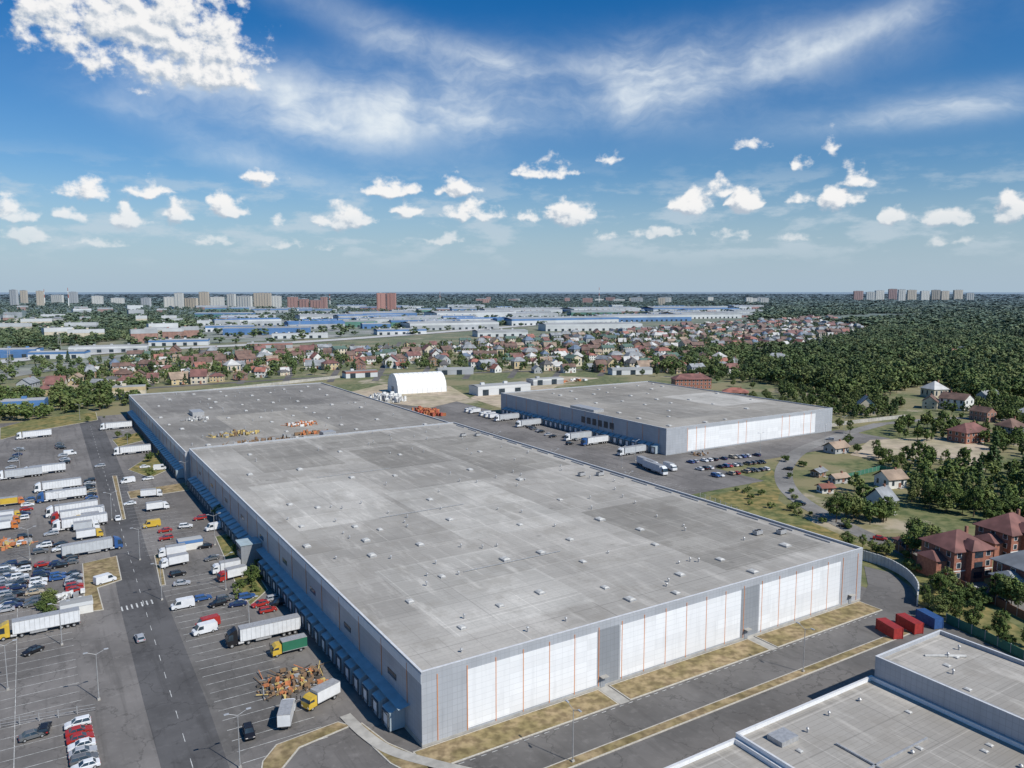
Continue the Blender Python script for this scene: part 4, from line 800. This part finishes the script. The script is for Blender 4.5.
def dens(off):
    Pa=q.v('ADD',q.v('ADD',P0,warp),off); s=q.n('ShaderNodeSeparateXYZ'); nt.links.new(Pa,s.inputs[0])
    f=q.m('PINGPONG',q.m('MULTIPLY_ADD',s.outputs[0],1./(2*RNG),.5+4.),1.); acc=None
    for r in ROWS:
        cr=rampnode(r); nt.links.new(f,cr.inputs[0]); s2=q.n('ShaderNodeSeparateColor'); nt.links.new(cr.outputs[0],s2.inputs[0])
        dy=q.m('MULTIPLY_ADD',s2.outputs[0],-.4,s.outputs[1]); dy=q.m('MAXIMUM',dy,q.m('MULTIPLY',dy,-2.2))
        t=q.m('SUBTRACT',q.m('SQRT',q.m('MULTIPLY',s2.outputs[1],RM)),q.m('ADD',dy,OFF)); acc=t if acc is None else q.m('MAXIMUM',acc,t)
    acc=q.m('MULTIPLY',acc,75.)
    for x,y,rx,ry in BIG:
        a,e=AE(x,y); ix=FPX/rx/1.2; iy=FPX/ry/1.2
        V=q.v('MULTIPLY_ADD',Pa,(ix,iy,0),(-a*ix,-e*iy,0)); acc=q.m('MAXIMUM',acc,q.m('MULTIPLY',q.m('SUBTRACT',.95,q.v('DOT_PRODUCT',V,V)),1.3))
    n1=q.noise(q.v('ADD',q.v('MULTIPLY',P0,(1,1.3,1)),off),34.,7,.58,dim='2D')
    return q.m('ADD',q.m('MINIMUM',q.m('MAXIMUM',acc,-1.3),1.25),q.m('MULTIPLY',q.m('SUBTRACT',n1,.52),3.9))
D1=dens((0,0,0)); D2=dens((.005,.009,0))
alpha=q.sm(D1,-.1,1.0); light=q.sm(q.m('SUBTRACT',D1,D2),-.85,.5)
alpha=q.m('MULTIPLY',alpha,q.sm(el,.05,.11,.5,.97))
lowc=q.m('MULTIPLY',q.m('MULTIPLY',q.sm(q.noise(q.v('MULTIPLY',P0,(1,3.2,1)),11.,5,.6,dim='2D'),.46,.66),q.sm(el,.02,.06)),q.sm(el,.09,.17,.5,0.))
CI=[(470,98,200,34,.05),(650,80,180,30,.12),(290,108,130,26,-.15),(960,105,110,13,.05),(230,152,90,13,-.3),(430,50,120,16,-.3),(800,48,110,12,.2)]
acc=None
for x,y,rx,ry,an in CI:
    a,e=AE(x,y); mp=q.n('ShaderNodeMapping',vector_type='TEXTURE'); nt.links.new(P0,mp.inputs[0]); mp.inputs['Location'].default_value=(a,e,0); mp.inputs['Rotation'].default_value=(0,0,an); mp.inputs['Scale'].default_value=(rx/FPX,ry/FPX,1)
    g=q.m('EXPONENT',q.m('MULTIPLY',q.v('DOT_PRODUCT',mp.outputs[0],mp.outputs[0]),-1.)); acc=g if acc is None else q.m('ADD',acc,g)
mp=q.n('ShaderNodeMapping'); nt.links.new(q.v('ADD',P0,q.v('SCALE',q.v('SUBTRACT',q.noise(P0,6.,4,.6,'Color',dim='2D'),(.5,.5,.5)),scale=.09)),mp.inputs[0]); mp.inputs['Rotation'].default_value=(0,0,-.16); mp.inputs['Scale'].default_value=(4.5,14,1)
st=q.sm(q.noise(mp.outputs[0],1.,7,.6,dim='2D'),.28,.72); soft=q.sm(q.noise(P0,8.,5,.6,dim='2D'),.32,.68,.5,1.)
ca=q.m('MULTIPLY',q.m('MULTIPLY',q.m('MINIMUM',acc,1.1),q.m('ADD',q.m('MULTIPLY',st,.72),.24)),soft,clamp=True)
tint=q.mix(q.sm(el,.0,.36),(.70,.90,1.05),(.085,.56,1.0))
skc=q.mix(1.,sky.outputs[0],tint,'MULTIPLY')
skc=q.mix(q.sm(el,-.01,.15,.85,0.),skc,(4.3,5.5,6.7))
skc=q.mix(lowc,skc,(6.0,6.8,7.5))
cshade=q.mix(light,(4.6,5.3,6.2),(9.4,9.3,9.2))
col=q.mix(ca,skc,(7.6,8.3,8.9)); col=q.mix(alpha,col,cshade)
nt.links.new(col,bg.inputs['Color'])
# ---------------------------------------------------------------- camera
cam=bpy.data.cameras.new('camera'); cam.sensor_width=36; cam.lens=36*FPX/1024; cam.clip_end=80000; cam.clip_start=.5; co=bpy.data.objects.new('camera',cam); scene.collection.objects.link(co); co.location=(0,0,H); co.rotation_euler=(math.pi/2-TH,0,0); scene.camera=co
scene.view_settings.view_transform='Standard'; scene.view_settings.look='None'; scene.view_settings.exposure=0
print('objects',len(bpy.data.objects))
